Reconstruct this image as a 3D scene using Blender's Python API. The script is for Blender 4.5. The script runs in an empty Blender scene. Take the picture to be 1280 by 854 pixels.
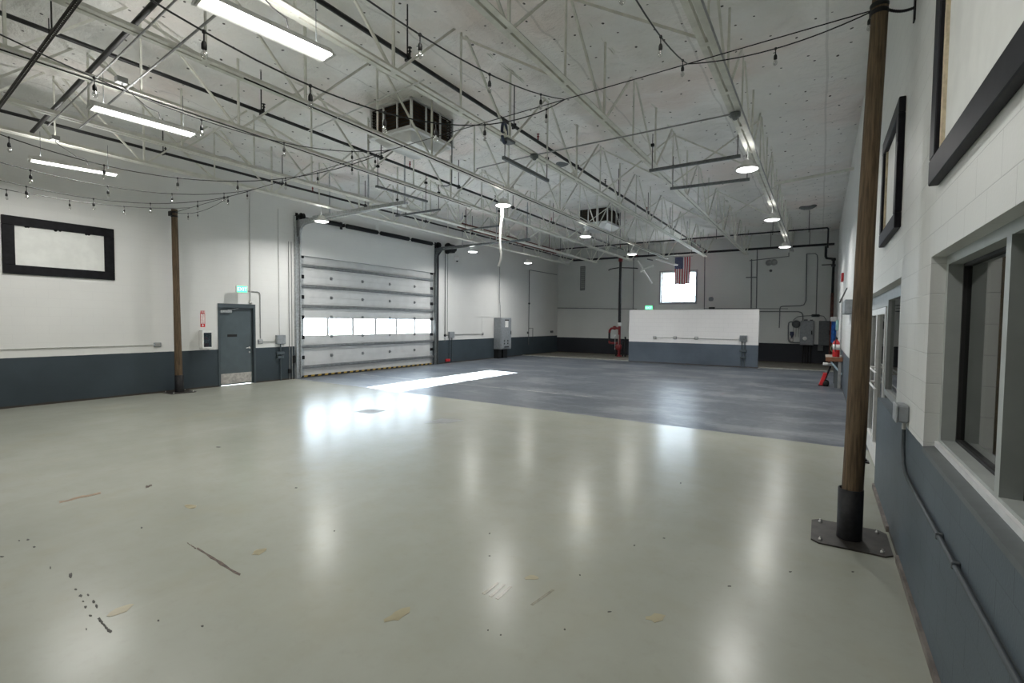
import bpy, bmesh, math, random
from mathutils import Vector, Matrix
random.seed(7)
D = bpy.data
SC = bpy.context.scene
COL = SC.collection
V = Vector
PI = math.pi

# ---------------------------------------------------------------- camera
F_PX = 612.14
CAM = V((0, 0, 2.02))
FWD = V((-0.53257553, 0.84539434, -0.04088647))
RIGHT = V((0.84584049, 0.53334162, 0.01002868))
DOWN = V((0.03028465, -0.0292424, -0.99911347))


def ray(px, py):
    return RIGHT * ((px - 640) / F_PX) + DOWN * ((py - 427) / F_PX) + FWD


def onX(X, px, py):
    d = ray(px, py)
    return CAM + d * (X / d.x)


def onY(Y, px, py):
    d = ray(px, py)
    return CAM + d * (Y / d.y)


def onZ(Z, px, py):
    d = ray(px, py)
    return CAM + d * ((Z - CAM.z) / d.z)


cd = D.cameras.new('camera')
cam = D.objects.new('camera', cd)
COL.objects.link(cam)
cd.sensor_fit = 'HORIZONTAL'
cd.sensor_width = 36
cd.lens = F_PX / 1280 * 36
cd.clip_start = 0.05
cd.clip_end = 300
M = Matrix.Identity(4)
for i, ax in enumerate((RIGHT, -DOWN, -FWD)):
    for r in range(3):
        M[r][i] = ax[r]
M.translation = CAM
cam.matrix_world = M
SC.camera = cam

# ---------------------------------------------------------------- object helpers
LOC = {}


def tag(o, label=None, cat=None, group=None, kind=None):
    if label: o['label'] = label
    if cat: o['category'] = cat
    if group: o['group'] = group
    if kind: o['kind'] = kind
    return o


def thing(name, loc, label, cat, group=None):
    o = D.objects.new(name, None)
    COL.objects.link(o)
    o.empty_display_size = 0.1
    o.location = loc
    LOC[o.name] = V(loc)
    return tag(o, label, cat, group)


class MB:
    def __init__(s):
        s.v = []; s.f = []; s.m = []; s.sm = []; s.cur = 0

    def add(s, vs, fs, smooth=False):
        b = len(s.v)
        s.v += [V(x) for x in vs]
        for f in fs:
            s.f.append([b + i for i in f]); s.m.append(s.cur); s.sm.append(smooth)
        return s

    def box(s, a, b):
        x0, y0, z0 = [min(p, q) for p, q in zip(a, b)]
        x1, y1, z1 = [max(p, q) for p, q in zip(a, b)]
        return s.add([(x0, y0, z0), (x1, y0, z0), (x1, y1, z0), (x0, y1, z0), (x0, y0, z1), (x1, y0, z1), (x1, y1, z1), (x0, y1, z1)],
                     [(0, 3, 2, 1), (4, 5, 6, 7), (0, 1, 5, 4), (1, 2, 6, 5), (2, 3, 7, 6), (3, 0, 4, 7)])

    def rbox(s, a, b, c=0.01, axis=2):
        """box with chamfered edges along one axis (prism of an octagon) and chamfered caps"""
        lo = [min(p, q) for p, q in zip(a, b)]; hi = [max(p, q) for p, q in zip(a, b)]
        u, w = [(1, 2), (2, 0), (0, 1)][axis]
        def ring(ins, h):
            pts = []
            x0, x1, y0, y1 = lo[u] + ins, hi[u] - ins, lo[w] + ins, hi[w] - ins
            for (p, q) in ((x0 + c, y0), (x1 - c, y0), (x1, y0 + c), (x1, y1 - c), (x1 - c, y1), (x0 + c, y1), (x0, y1 - c), (x0, y0 + c)):
                t = [0, 0, 0]; t[u] = p; t[w] = q; t[axis] = h; pts.append(tuple(t))
            return pts
        rs = [ring(c, lo[axis]), ring(0, lo[axis] + c), ring(0, hi[axis] - c), ring(c, hi[axis])]
        vs = sum(rs, [])
        fs = [tuple(reversed(range(8))), tuple(range(24, 32))]
        for k in range(3):
            for i in range(8):
                j = (i + 1) % 8
                fs.append((k * 8 + i, k * 8 + j, k * 8 + 8 + j, k * 8 + 8 + i))
        return s.add(vs, fs)

    def bar(s, p0, p1, w, h, up=(0, 0, 1)):
        p0, p1 = V(p0), V(p1)
        d = (p1 - p0).normalized(); up = V(up)
        if abs(d.dot(up)) > 0.99: up = V((1, 0, 0)) if abs(d.x) < .9 else V((0, 1, 0))
        a = d.cross(up).normalized(); b = a.cross(d).normalized()
        vs = []
        for p in (p0, p1):
            for i, j in ((-1, -1), (1, -1), (1, 1), (-1, 1)):
                vs.append(p + a * (i * w / 2) + b * (j * h / 2))
        return s.add(vs, [(0, 1, 2, 3), (7, 6, 5, 4), (0, 4, 5, 1), (1, 5, 6, 2), (2, 6, 7, 3), (3, 7, 4, 0)])

    def angle(s, p0, p1, w, t, up=(0, 0, 1), flip=1):
        """an L-shaped steel angle between two points"""
        p0, p1 = V(p0), V(p1)
        d = (p1 - p0).normalized(); up = V(up)
        if abs(d.dot(up)) > 0.99: up = V((1, 0, 0))
        a = d.cross(up).normalized() * flip; b = a.cross(d).normalized() * flip
        prof = [(0, 0), (w, 0), (w, t), (t, t), (t, w), (0, w)]
        vs = [p + a * (x) + b * (y) for p in (p0, p1) for x, y in prof]
        fs = [tuple(range(6)), tuple(range(11, 5, -1))] + [(i, i + 6, (i + 1) % 6 + 6, (i + 1) % 6) for i in range(6)]
        return s.add(vs, fs)

    def tube(s, pts, r, n=8, caps=True):
        pts = [V(p) for p in pts]
        rr = r if isinstance(r, (list, tuple)) else [r] * len(pts)
        base = None; vs = []; fs = []
        for i, p in enumerate(pts):
            if i == 0: d = pts[1] - p
            elif i == len(pts) - 1: d = p - pts[i - 1]
            else: d = (pts[i + 1] - p).normalized() + (p - pts[i - 1]).normalized()
            d.normalize()
            if base is None:
                base = d.orthogonal().normalized()
            else:
                base = (base - d * base.dot(d))
                if base.length < 1e-5: base = d.orthogonal()
                base.normalize()
            c = d.cross(base)
            for k in range(n):
                an = 2 * PI * k / n
                vs.append(p + (base * math.cos(an) + c * math.sin(an)) * rr[i])
        for i in range(len(pts) - 1):
            for k in range(n):
                k2 = (k + 1) % n
                fs.append((i * n + k, i * n + k2, i * n + n + k2, i * n + n + k))
        s.add(vs, fs, True)
        if caps:
            s.add(vs[:n], [tuple(reversed(range(n)))]); s.add(vs[-n:], [tuple(range(n))])
        return s

    def lathe(s, o, prof, n=20, axis=(0, 0, 1), smooth=True):
        """prof: list of (radius, height) about an axis from point o"""
        ax = V(axis).normalized(); a = ax.orthogonal().normalized(); b = ax.cross(a)
        o = V(o); vs = []; fs = []
        for r, h in prof:
            r = max(r, 1e-4)
            for k in range(n):
                an = 2 * PI * k / n
                vs.append(o + ax * h + (a * math.cos(an) + b * math.sin(an)) * r)
        for i in range(len(prof) - 1):
            for k in range(n):
                k2 = (k + 1) % n
                fs.append((i * n + k, i * n + k2, i * n + n + k2, i * n + n + k))
        s.add(vs, fs, smooth)
        s.add(vs[:n], [tuple(reversed(range(n)))]); s.add(vs[-n:], [tuple(range(n))])
        return s

    def prism(s, poly, ext):
        n = len(poly); ext = V(ext)
        vs = [V(p) for p in poly] + [V(p) + ext for p in poly]
        fs = [tuple(reversed(range(n))), tuple(range(n, 2 * n))] + [(i, (i + 1) % n, (i + 1) % n + n, i + n) for i in range(n)]
        return s.add(vs, fs)

    def build(s, name, mats, parent=None, origin=None):
        me = D.meshes.new(name)
        if parent is not None:
            o0 = LOC[parent.name]
        elif origin is not None:
            o0 = V(origin)
        else:
            n = len(s.v)
            xs = [v.x for v in s.v]; ys = [v.y for v in s.v]; zs = [v.z for v in s.v]
            o0 = V(((min(xs) + max(xs)) / 2, (min(ys) + max(ys)) / 2, min(zs)))
        me.from_pydata([v - o0 for v in s.v], [], s.f)
        mats = mats if isinstance(mats, (list, tuple)) else [mats]
        for m in mats: me.materials.append(m)
        me.polygons.foreach_set('material_index', s.m)
        me.polygons.foreach_set('use_smooth', s.sm)
        bm = bmesh.new(); bm.from_mesh(me)
        bmesh.ops.recalc_face_normals(bm, faces=bm.faces)
        bm.to_mesh(me); bm.free()
        me.update()
        ob = D.objects.new(name, me)
        COL.objects.link(ob)
        if parent is not None:
            ob.parent = parent
        else:
            ob.location = o0
        LOC[ob.name] = o0
        return ob


def struct(name, mb, mat, parent=None):
    o = mb.build(name, mat, parent, origin=(0, 0, 0) if parent is None else None)
    if parent is None: o['kind'] = 'structure'
    return o


def copy_tree(o, loc, label, cat=None, group=None):
    c = o.copy(); COL.objects.link(c)
    c.location = loc; LOC[c.name] = V(loc)
    tag(c, label, cat, group)
    def rec(src, dst):
        for ch in [x for x in D.objects if x.parent == src]:
            k = ch.copy(); COL.objects.link(k); k.parent = dst
            LOC[k.name] = V(loc)
            rec(ch, k)
    rec(o, c)
    return c


def text_mesh(body, size, origin, xdir, ydir, name, mat, parent, thick=0.003):
    cu = D.curves.new('lettering', 'FONT')
    cu.body = body; cu.size = size; cu.align_x = 'CENTER'; cu.align_y = 'CENTER'; cu.extrude = thick / 2
    tmp = D.objects.new('lettering', cu); COL.objects.link(tmp)
    bpy.context.view_layer.update()
    dg = bpy.context.evaluated_depsgraph_get()
    me = D.meshes.new_from_object(tmp.evaluated_get(dg))
    D.objects.remove(tmp); D.curves.remove(cu)
    X, Y = V(xdir), V(ydir); Z = X.cross(Y)
    o0 = LOC[parent.name]
    for v in me.vertices:
        v.co = V(origin) + X * v.co.x + Y * v.co.y + Z * v.co.z - o0
    me.materials.clear(); me.materials.append(mat)
    me.name = name
    ob = D.objects.new(name, me); COL.objects.link(ob); ob.parent = parent
    LOC[ob.name] = o0
    return ob


def catenary(a, b, sag, n=24):
    a, b = V(a), V(b)
    out = []
    for i in range(n + 1):
        t = i / n
        p = a.lerp(b, t); p.z -= 4 * sag * t * (1 - t); out.append(p)
    return out

# ---------------------------------------------------------------- materials


def newmat(name):
    m = D.materials.new(name); m.use_nodes = True
    nt = m.node_tree; nt.nodes.clear()
    out = nt.nodes.new('ShaderNodeOutputMaterial')
    bs = nt.nodes.new('ShaderNodeBsdfPrincipled')
    nt.links.new(bs.outputs[0], out.inputs[0])
    return m, nt, bs


class N:
    """tiny node-graph helper"""
    def __init__(s, nt): s.nt = nt

    def n(s, t, **kw):
        x = s.nt.nodes.new(t)
        for k, v in kw.items(): setattr(x, k, v)
        return x

    def link(s, a, b): s.nt.links.new(a, b)

    def put(s, sock, val):
        if isinstance(val, bpy.types.NodeSocket): s.link(val, sock)
        else: sock.default_value = val

    def math(s, op, a, b=0.0, c=None, clamp=False):
        x = s.n('ShaderNodeMath', operation=op, use_clamp=clamp)
        s.put(x.inputs[0], a); s.put(x.inputs[1], b)
        if c is not None: s.put(x.inputs[2], c)
        return x.outputs[0]

    def mix(s, fac, a, b, blend='MIX'):
        x = s.n('ShaderNodeMix', data_type='RGBA', blend_type=blend)
        s.put(x.inputs[0], fac)
        s.put(x.inputs[6], a if isinstance(a, bpy.types.NodeSocket) else (*a, 1)); s.put(x.inputs[7], b if isinstance(b, bpy.types.NodeSocket) else (*b, 1))
        return x.outputs[2]

    def pos(s):
        g = s.n('ShaderNodeNewGeometry')
        return g.outputs['Position']

    def sep(s, v):
        x = s.n('ShaderNodeSeparateXYZ'); s.link(v, x.inputs[0]); return x.outputs

    def comb(s, a, b, c=0.0):
        x = s.n('ShaderNodeCombineXYZ')
        for i, q in enumerate((a, b, c)): s.put(x.inputs[i], q)
        return x.outputs[0]

    def noise(s, vec, scale, detail=3, rough=.55, out=0):
        x = s.n('ShaderNodeTexNoise'); s.link(vec, x.inputs['Vector'])
        x.inputs['Scale'].default_value = scale; x.inputs['Detail'].default_value = detail; x.inputs['Roughness'].default_value = rough
        return x.outputs[out]

    def ramp(s, fac, a, b, smooth=True):
        x = s.n('ShaderNodeMapRange', clamp=True)
        if smooth: x.interpolation_type = 'SMOOTHSTEP'
        s.put(x.inputs['Value'], fac); x.inputs['From Min'].default_value = a; x.inputs['From Max'].default_value = b
        return x.outputs[0]

    def bump(s, h, strength, dist, bs):
        x = s.n('ShaderNodeBump'); x.inputs['Strength'].default_value = strength; x.inputs['Distance'].default_value = dist
        s.link(h, x.inputs['Height']); s.link(x.outputs[0], bs.inputs['Normal'])


def obj_coord(g):
    return g.n('ShaderNodeTexCoord').outputs['Object']


def simple(name, col, rough=.5, metal=0.0, var=.12, scale=14, bump=0.0, spec=.5):
    m, nt, bs = newmat(name); g = N(nt)
    p = obj_coord(g)
    nz = g.noise(p, scale, 4)
    f = g.ramp(nz, .3, .7)
    c = g.mix(f, tuple(x * (1 - var) for x in col), tuple(min(1, x * (1 + var)) for x in col))
    g.link(c, bs.inputs['Base Color'])
    bs.inputs['Roughness'].default_value = rough; bs.inputs['Metallic'].default_value = metal
    bs.inputs['Specular IOR Level'].default_value = spec
    if bump: g.bump(g.noise(p, scale * 4, 3), bump, .004, bs)
    return m


def emit(name, col, strength):
    m, nt, bs = newmat(name)
    bs.inputs['Base Color'].default_value = (*[min(1, c) for c in col], 1)
    bs.inputs['Emission Color'].default_value = (*col, 1)
    bs.inputs['Emission Strength'].default_value = strength
    bs.inputs['Roughness'].default_value = .4
    return m


def cmu(name, axis, band, white=(.72, .72, .70), blue=(.062, .085, .105), bump=.35, mort_k=.16):
    """painted concrete block wall with a darker painted dado up to height band"""
    m, nt, bs = newmat(name); g = N(nt)
    P = g.pos(); x, y, z = g.sep(P)
    h = x if axis == 'Y' else y
    vec = g.comb(h, z)
    br = g.n('ShaderNodeTexBrick'); g.link(vec, br.inputs['Vector'])
    br.inputs['Scale'].default_value = 1.0
    br.inputs['Brick Width'].default_value = .4064; br.inputs['Row Height'].default_value = .2032
    br.inputs['Mortar Size'].default_value = .004; br.inputs['Mortar Smooth'].default_value = .5; br.inputs['Bias'].default_value = 0
    br.offset = .5
    br.inputs['Color1'].default_value = (0, 0, 0, 1); br.inputs['Color2'].default_value = (.35, .35, .35, 1); br.inputs['Mortar'].default_value = (1, 1, 1, 1)
    mort = br.outputs['Fac']
    blot = g.ramp(g.noise(P, .7, 4), .3, .72)
    fine = g.noise(P, 60, 3)
    wc = g.mix(blot, tuple(c * .95 for c in white), white)
    bc = g.mix(blot, tuple(c * .85 for c in blue), tuple(c * 1.1 for c in blue))
    wig = g.math('MULTIPLY', g.math('SUBTRACT', g.noise(P, 6, 2), .5), .012)
    isb = g.math('LESS_THAN', g.math('ADD', z, wig), band)
    c = g.mix(isb, wc, bc)
    c = g.mix(g.math('MULTIPLY', mort, mort_k), c, (.0, .0, .0))
    # dark brown strip where the wall meets the slab
    foot = g.math('LESS_THAN', g.math('ADD', z, g.math('MULTIPLY', g.math('SUBTRACT', g.noise(P, 3, 3), .5), .05)), .045)
    c = g.mix(g.math('MULTIPLY', foot, .75), c, (.055, .040, .028))
    g.link(c, bs.inputs['Base Color'])
    bs.inputs['Roughness'].default_value = .5
    bs.inputs['Specular IOR Level'].default_value = .3
    ht = g.math('ADD', g.math('MULTIPLY', mort, -1.0), g.math('MULTIPLY', fine, .35))
    g.bump(ht, bump, .006, bs)
    return m


def floor_mat():
    m, nt, bs = newmat('painted_concrete_floor'); g = N(nt)
    P = g.pos(); x, y, z = g.sep(P)
    n1 = g.noise(P, .45, 5, .6); n2 = g.noise(P, 3.2, 5, .65); n3 = g.noise(P, 28, 4)
    st = g.noise(g.comb(g.math('MULTIPLY', x, 1.0), g.math('MULTIPLY', y, .22)), 1.6, 5, .6)
    cream = g.mix(g.ramp(n1, .3, .7), (.305, .315, .270), (.352, .362, .316))
    cream = g.mix(g.math('MULTIPLY', g.ramp(n2, .42, .75), .30), cream, (.295, .295, .235))
    n9 = g.noise(P, 9, 6, .7)
    cream = g.mix(g.math('MULTIPLY', g.ramp(n9, .5, .8), .22), cream, (.24, .235, .19))
    cream = g.mix(g.math('MULTIPLY', g.ramp(g.noise(P, .8, 3), .5, .75), .22), cream, (.35, .325, .235))
    cream = g.mix(g.math('MULTIPLY', g.ramp(st, .55, .8), .22), cream, (.44, .45, .42))
    # pits and paint chips
    vo = g.n('ShaderNodeTexVoronoi'); g.link(P, vo.inputs['Vector']); vo.inputs['Scale'].default_value = 3.1
    chip = g.math('LESS_THAN', vo.outputs['Distance'], g.math('MULTIPLY', g.ramp(g.noise(P, 1.1, 2), .5, .8), .035))
    cream = g.mix(chip, cream, (.07, .055, .04))
    # the blue painted bay behind a straight painted edge
    edge = g.math('ADD', 9.69, g.math('MULTIPLY', g.math('SUBTRACT', .4, x), .027))
    inb = g.math('GREATER_THAN', y, g.math('ADD', edge, g.math('MULTIPLY', g.math('SUBTRACT', n3, .5), .02)))
    past = g.math('GREATER_THAN', y, 25.15)
    blue = g.mix(g.ramp(n1, .3, .7), (.075, .088, .108), (.110, .126, .146))
    st2 = g.noise(g.comb(g.math('MULTIPLY', x, .5), y), .9, 7, .72)
    blue = g.mix(g.math('MULTIPLY', g.ramp(st2, .46, .62), .60), blue, (.235, .25, .265))
    blue = g.mix(g.math('MULTIPLY', g.ramp(n2, .50, .72), .55), blue, (.045, .054, .068))
    n9b = g.noise(P, 7, 6, .7)
    blue = g.mix(g.math('MULTIPLY', g.ramp(n9b, .45, .75), .4), blue, (.19, .205, .22))
    line = g.math('MULTIPLY', g.math('LESS_THAN', g.math('ABSOLUTE', g.math('SUBTRACT', y, 12.35)), .035), g.ramp(n2, .35, .6))
    line = g.math('MULTIPLY', line, g.math('LESS_THAN', x, -5.2))
    blue = g.mix(g.math('MULTIPLY', line, .8), blue, (.5, .5, .48))
    c = g.mix(inb, cream, blue)
    bare = g.mix(g.ramp(n2, .3, .7), (.16, .15, .12), (.25, .235, .20))
    c = g.mix(past, c, bare)
    g.link(c, bs.inputs['Base Color'])
    r = g.math('ADD', .215, g.math('MULTIPLY', st, .05))
    r = g.math('ADD', r, g.math('MULTIPLY', inb, .10))
    g.link(r, bs.inputs['Roughness'])
    bs.inputs['IOR'].default_value = 1.27
    hb = g.math('ADD', g.math('MULTIPLY', g.noise(P, 1.3, 3), 1.0), g.math('MULTIPLY', n3, .05))
    g.bump(hb, .12, .02, bs)
    return m


def ceiling_mat():
    m, nt, bs = newmat('faced_insulation_blanket'); g = N(nt)
    P = g.pos(); x, y, z = g.sep(P)
    n1 = g.noise(P, .5, 4); n2 = g.noise(P, 2.2, 5, .6)
    c = g.mix(g.ramp(n1, .3, .7), (.80, .795, .76), (.87, .86, .83))
    pk = g.math('MULTIPLY', g.ramp(g.noise(P, .33, 3), .47, .7), .6)
    c = g.mix(pk, c, (.80, .69, .64))
    # pins that hold the blanket
    vo = g.n('ShaderNodeTexVoronoi'); g.link(P, vo.inputs['Vector']); vo.voronoi_dimensions = '2D'; vo.inputs['Scale'].default_value = 1.9; vo.inputs['Randomness'].default_value = .6
    pin = g.math('LESS_THAN', vo.outputs['Distance'], g.math('MULTIPLY', g.noise(P, 5, 2), .075))
    c = g.mix(pin, c, (.05, .045, .04))
    # taped seams
    sm = g.math('LESS_THAN', g.math('PINGPONG', g.math('ADD', x, g.math('MULTIPLY', n1, .1)), .98), .02)
    c = g.mix(g.math('MULTIPLY', sm, .25), c, (.25, .24, .22))
    g.link(c, bs.inputs['Base Color'])
    bs.inputs['Roughness'].default_value = .38
    bs.inputs['Specular IOR Level'].default_value = .6
    wr = g.noise(g.comb(g.math('MULTIPLY', x, .7), y), 1.5, 6, .55)
    g.bump(g.math('ADD', wr, g.math('MULTIPLY', n2, .5)), .8, .2, bs)
    return m


def wood_pole():
    m, nt, bs = newmat('weathered_pole_wood'); g = N(nt)
    p = obj_coord(g); x, y, z = g.sep(p)
    gr = g.noise(g.comb(x, y, g.math('MULTIPLY', z, .06)), 55, 5, .6)
    c = g.mix(g.ramp(gr, .3, .7), (.056, .035, .018), (.145, .097, .052))
    c = g.mix(g.math('MULTIPLY', g.ramp(g.noise(p, 2.1, 3), .45, .75), .5), c, (.11, .085, .05))
    g.link(c, bs.inputs['Base Color']); bs.inputs['Roughness'].default_value = .75
    g.bump(gr, .5, .008, bs)
    return m


def glass_mat(name, tint=(.95, .97, .97), r0=.05, gain=1.0):
    """thin clear glass: see-through, mirror-like toward grazing angles"""
    m = D.materials.new(name); m.use_nodes = True
    nt = m.node_tree; nt.nodes.clear(); g = N(nt)
    out = g.n('ShaderNodeOutputMaterial'); mx = g.n('ShaderNodeMixShader')
    tr = g.n('ShaderNodeBsdfTransparent'); tr.inputs[0].default_value = (*tint, 1)
    gl = g.n('ShaderNodeBsdfGlossy'); gl.inputs['Roughness'].default_value = .02
    lw = g.n('ShaderNodeLayerWeight')
    f = g.math('ADD', r0, g.math('MULTIPLY', g.math('POWER', lw.outputs['Facing'], 5.0), (1 - r0) * gain))
    g.link(f, mx.inputs[0]); g.link(tr.outputs[0], mx.inputs[1]); g.link(gl.outputs[0], mx.inputs[2])
    g.link(mx.outputs[0], out.inputs[0])
    return m


MAT = {}
BLUE = (.044, .060, .072)
MAT['wall_left'] = cmu('block_wall_left', 'X', 1.105, blue=BLUE, bump=.14, mort_k=.05)
MAT['wall_right'] = cmu('block_wall_right', 'X', 1.185, white=(.70, .71, .69), blue=(.085, .108, .128), bump=.45)
MAT['wall_back'] = cmu('block_wall_back', 'Y', 1.0, white=(.66, .67, .65), blue=(.022, .025, .032), bump=.14, mort_k=.05)
MAT['wall_front'] = cmu('block_wall_front', 'Y', 1.105)
MAT['divider'] = cmu('divider_paint', 'Y', 1.045, white=(.78, .77, .76), blue=(.095, .118, .145), bump=.12)
MAT['floor'] = floor_mat()
MAT['ceiling'] = ceiling_mat()
MAT['joist'] = simple('pale_steel_paint', (.68, .68, .615), .45, 0, .10, 5)
MAT['pole'] = wood_pole()
MAT['black_steel'] = simple('black_painted_steel', (.010, .010, .011), .5, 0, .3, 20, spec=.25)
MAT['black_pipe'] = simple('black_pipe', (.014, .014, .015), .42, .2, .3, 9)
MAT['plate'] = simple('dark_base_plate', (.040, .036, .032), .5, .3, .35, 9)
MAT['red_paint'] = simple('red_paint', (.20, .013, .016), .4, 0, .2, 9)
MAT['rust_pipe'] = simple('rust_red_pipe', (.12, .035, .024), .6, 0, .35, 12)
MAT['galv'] = simple('galvanised_steel', (.46, .48, .49), .42, .55, .18, 18)
MAT['dark_galv'] = simple('dull_dark_steel', (.16, .175, .18), .45, .45, .2, 18)
MAT['conduit'] = simple('conduit_grey', (.33, .335, .33), .45, .3, .12, 12)
MAT['conduit_white'] = simple('painted_conduit', (.62, .62, .60), .5, 0, .06, 12)
MAT['grey_box'] = simple('electrical_grey', (.27, .29, .305), .5, .1, .1, 10)
MAT['dark_box'] = simple('dark_panel_grey', (.105, .115, .12), .5, .1, .1, 10)
MAT['steel'] = simple('brushed_steel', (.58, .57, .55), .3, .85, .12, 30)
MAT['kick'] = simple('worn_kick_plate', (.50, .48, .45), .42, .35, .2, 14)
MAT['door_paint'] = simple('door_blue_grey_paint', (.080, .104, .115), .42, 0, .08, 3)
MAT['frame_paint'] = simple('door_frame_paint', (.060, .078, .088), .42, 0, .08, 3)
MAT['black_frame'] = simple('black_frame_paint', (.010, .010, .012), .6, 0, .3, 8, spec=.15)
MAT['right_frame'] = simple('right_black_frame_paint', (.014, .014, .018), .5, 0, .25, 8, spec=.15)
MAT['board'] = simple('white_infill_board', (.70, .71, .68), .55, 0, .05, 4)
MAT['raw_edge'] = simple('raw_timber_edge', (.55, .47, .33), .7, 0, .2, 18)
MAT['win_frame'] = simple('window_frame_grey_green', (.36, .385, .37), .5, 0, .06, 5)
MAT['sill_paint'] = simple('sill_blue_grey_paint', (.105, .118, .122), .5, 0, .10, 7)
MAT['rubber'] = simple('black_rubber', (.008, .008, .008), .6)
MAT['alu'] = simple('anodised_aluminium', (.78, .785, .78), .35, .2, .04, 10)
MAT['alu_dark'] = simple('storefront_grey_frame', (.30, .315, .31), .45, .2, .06, 10)
MAT['white_plastic'] = simple('white_plastic', (.78, .78, .76), .45, 0, .04, 10)
MAT['white_metal'] = simple('white_enamel', (.74, .74, .72), .35, 0, .05, 10)
MAT['door_panel'] = simple('sectional_door_enamel', (.60, .605, .60), .42, 0, .05, 2.5)
MAT['strut'] = simple('door_strut_steel', (.22, .23, .235), .4, .5, .15, 9)
MAT['socket'] = simple('black_bulb_socket', (.01, .01, .01), .5)
MAT['wood_top'] = simple('bench_plywood', (.27, .23, .19), .55, 0, .3, 10)
MAT['wood_edge'] = simple('bench_front_edge', (.20, .09, .045), .55, 0, .25, 10)
MAT['blue_cloth'] = simple('bright_blue_sheet', (.02, .14, .50), .6, 0, .3, 12)
MAT['teal'] = simple('pale_teal_panel', (.22, .38, .36), .5)
MAT['orange'] = simple('orange_brown_panel', (.32, .12, .05), .5)
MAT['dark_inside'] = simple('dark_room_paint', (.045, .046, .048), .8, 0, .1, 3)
MAT['louvre_dark'] = simple('dark_louvre', (.035, .03, .024), .6, 0, .3, 20)
MAT['tan_louvre'] = simple('tan_louvre_lining', (.10, .06, .035), .7)
MAT['unit_white'] = simple('unit_white_metal', (.70, .71, .70), .4, .1, .06, 6)
MAT['duct_blue'] = simple('dusty_blue_ring', (.03, .045, .085), .5)
MAT['flag_red'] = simple('flag_red', (.38, .03, .05), .7)
MAT['flag_white'] = simple('flag_white', (.72, .70, .70), .7)
MAT['flag_blue'] = simple('flag_blue', (.022, .035, .13), .7)
MAT['sign_red'] = simple('sign_red', (.55, .025, .03), .45)
MAT['sign_white'] = simple('sign_white', (.80, .78, .76), .45)
MAT['yellow'] = simple('hazard_yellow', (.50, .34, .06), .6)
MAT['brown_mark'] = simple('brown_scuff', (.07, .045, .03), .6, 0, .5, 30)
MAT['rust_mark'] = simple('rust_stain', (.24, .16, .10), .5, 0, .2, 30)
MAT['tyre_mark'] = simple('tyre_scuff', (.265, .25, .20), .26, 0, .15, 30)
MAT['tan_mark'] = simple('tan_stain', (.29, .255, .155), .35, 0, .1, 8)
MAT['grey_mark'] = simple('grey_patch', (.28, .29, .285), .45, 0, .15, 8)
MAT['black_mark'] = simple('black_chip', (.03, .028, .022), .6, 0, .5, 40)
MAT['paper'] = simple('paper_label', (.80, .80, .78), .7)
MAT['glass'] = glass_mat('clear_glass')
MAT['dark_glass'] = glass_mat('office_glass', (.62, .66, .65), .45)
MAT['entry_glass'] = glass_mat('entrance_glass', (.7, .74, .73), .08)
MAT['dark_conduit'] = simple('dark_painted_conduit', (.045, .055, .062), .5)
MAT['bulb_glass'] = glass_mat('clear_bulb_glass', (.97, .97, .96), .30, .5)
MAT['filament'] = simple('bright_filament_support', (.85, .83, .78), .2, .4)
MAT['tube'] = emit('lit_fluorescent_tube', (1.0, .99, .95), 5.0)
MAT['lens'] = emit('lit_high_bay_lens', (1.0, .99, .97), 5.0)
MAT['exit_green'] = emit('lit_exit_sign_green', (.10, .92, .42), .9)
MAT['outside'] = simple('outside_pavement', (.36, .36, .35), .8)
# ================================================================ THE ROOM
XL, XR, YB, YF, ZC = -15.05, 0.62, 29.6, -6.0, 7.05

fl = struct('floor', MB().box((XL - .3, YF - .3, -.12), (4.6, YB + .3, 0)), MAT['floor'])
# quilted insulation hung under the roof: a billowing sheet, with the roof deck above it
ZI = 6.84
from mathutils import noise as mnoise
NXc, NYc = 140, 300
m = MB(); vs_ = []
for k in range(NYc + 1):
    for i in range(NXc + 1):
        x = XL + (XR - XL) * i / NXc; y = YF + (YB - YF) * k / NYc
        sag = abs(math.sin(PI * (x - .62) / .98)) ** .6 * .05
        nz = mnoise.noise(V((x * .55, y * 1.5, 0))) * .06 + mnoise.noise(V((x * 1.6, y * 2.6, 4))) * .05 + mnoise.noise(V((x * 3.1, y * 4.2, 14))) * .025 + mnoise.noise(V((x * .3, y * .3, 9))) * .03
        vs_.append((x, y, ZI - .03 - sag + nz))
m.add(vs_, [(k * (NXc + 1) + i, k * (NXc + 1) + i + 1, (k + 1) * (NXc + 1) + i + 1, (k + 1) * (NXc + 1) + i) for k in range(NYc) for i in range(NXc)], True)
struct('ceiling', m, MAT['ceiling'])
struct('roof', MB().box((XL - .3, YF - .3, ZC), (XR + .3, YB + .3, ZC + .2)), MAT['dark_inside'])

# left wall with the person door and the overhead door cut out
PD0, PD1, PDZ = 7.60, 8.73, 2.47
OD0, OD1, ODZ = 10.32, 17.15, 4.20
w = MB()
T = .30
w.box((XL - T, YF, 0), (XL, PD0, ZC)).box((XL - T, PD0, PDZ), (XL, PD1, ZC)).box((XL - T, PD1, 0), (XL, OD0, ZC))
w.box((XL - T, OD0, ODZ), (XL, OD1, ZC)).box((XL - T, OD1, 0), (XL, YB, ZC))
struct('wall_left', w, MAT['wall_left'])

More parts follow.
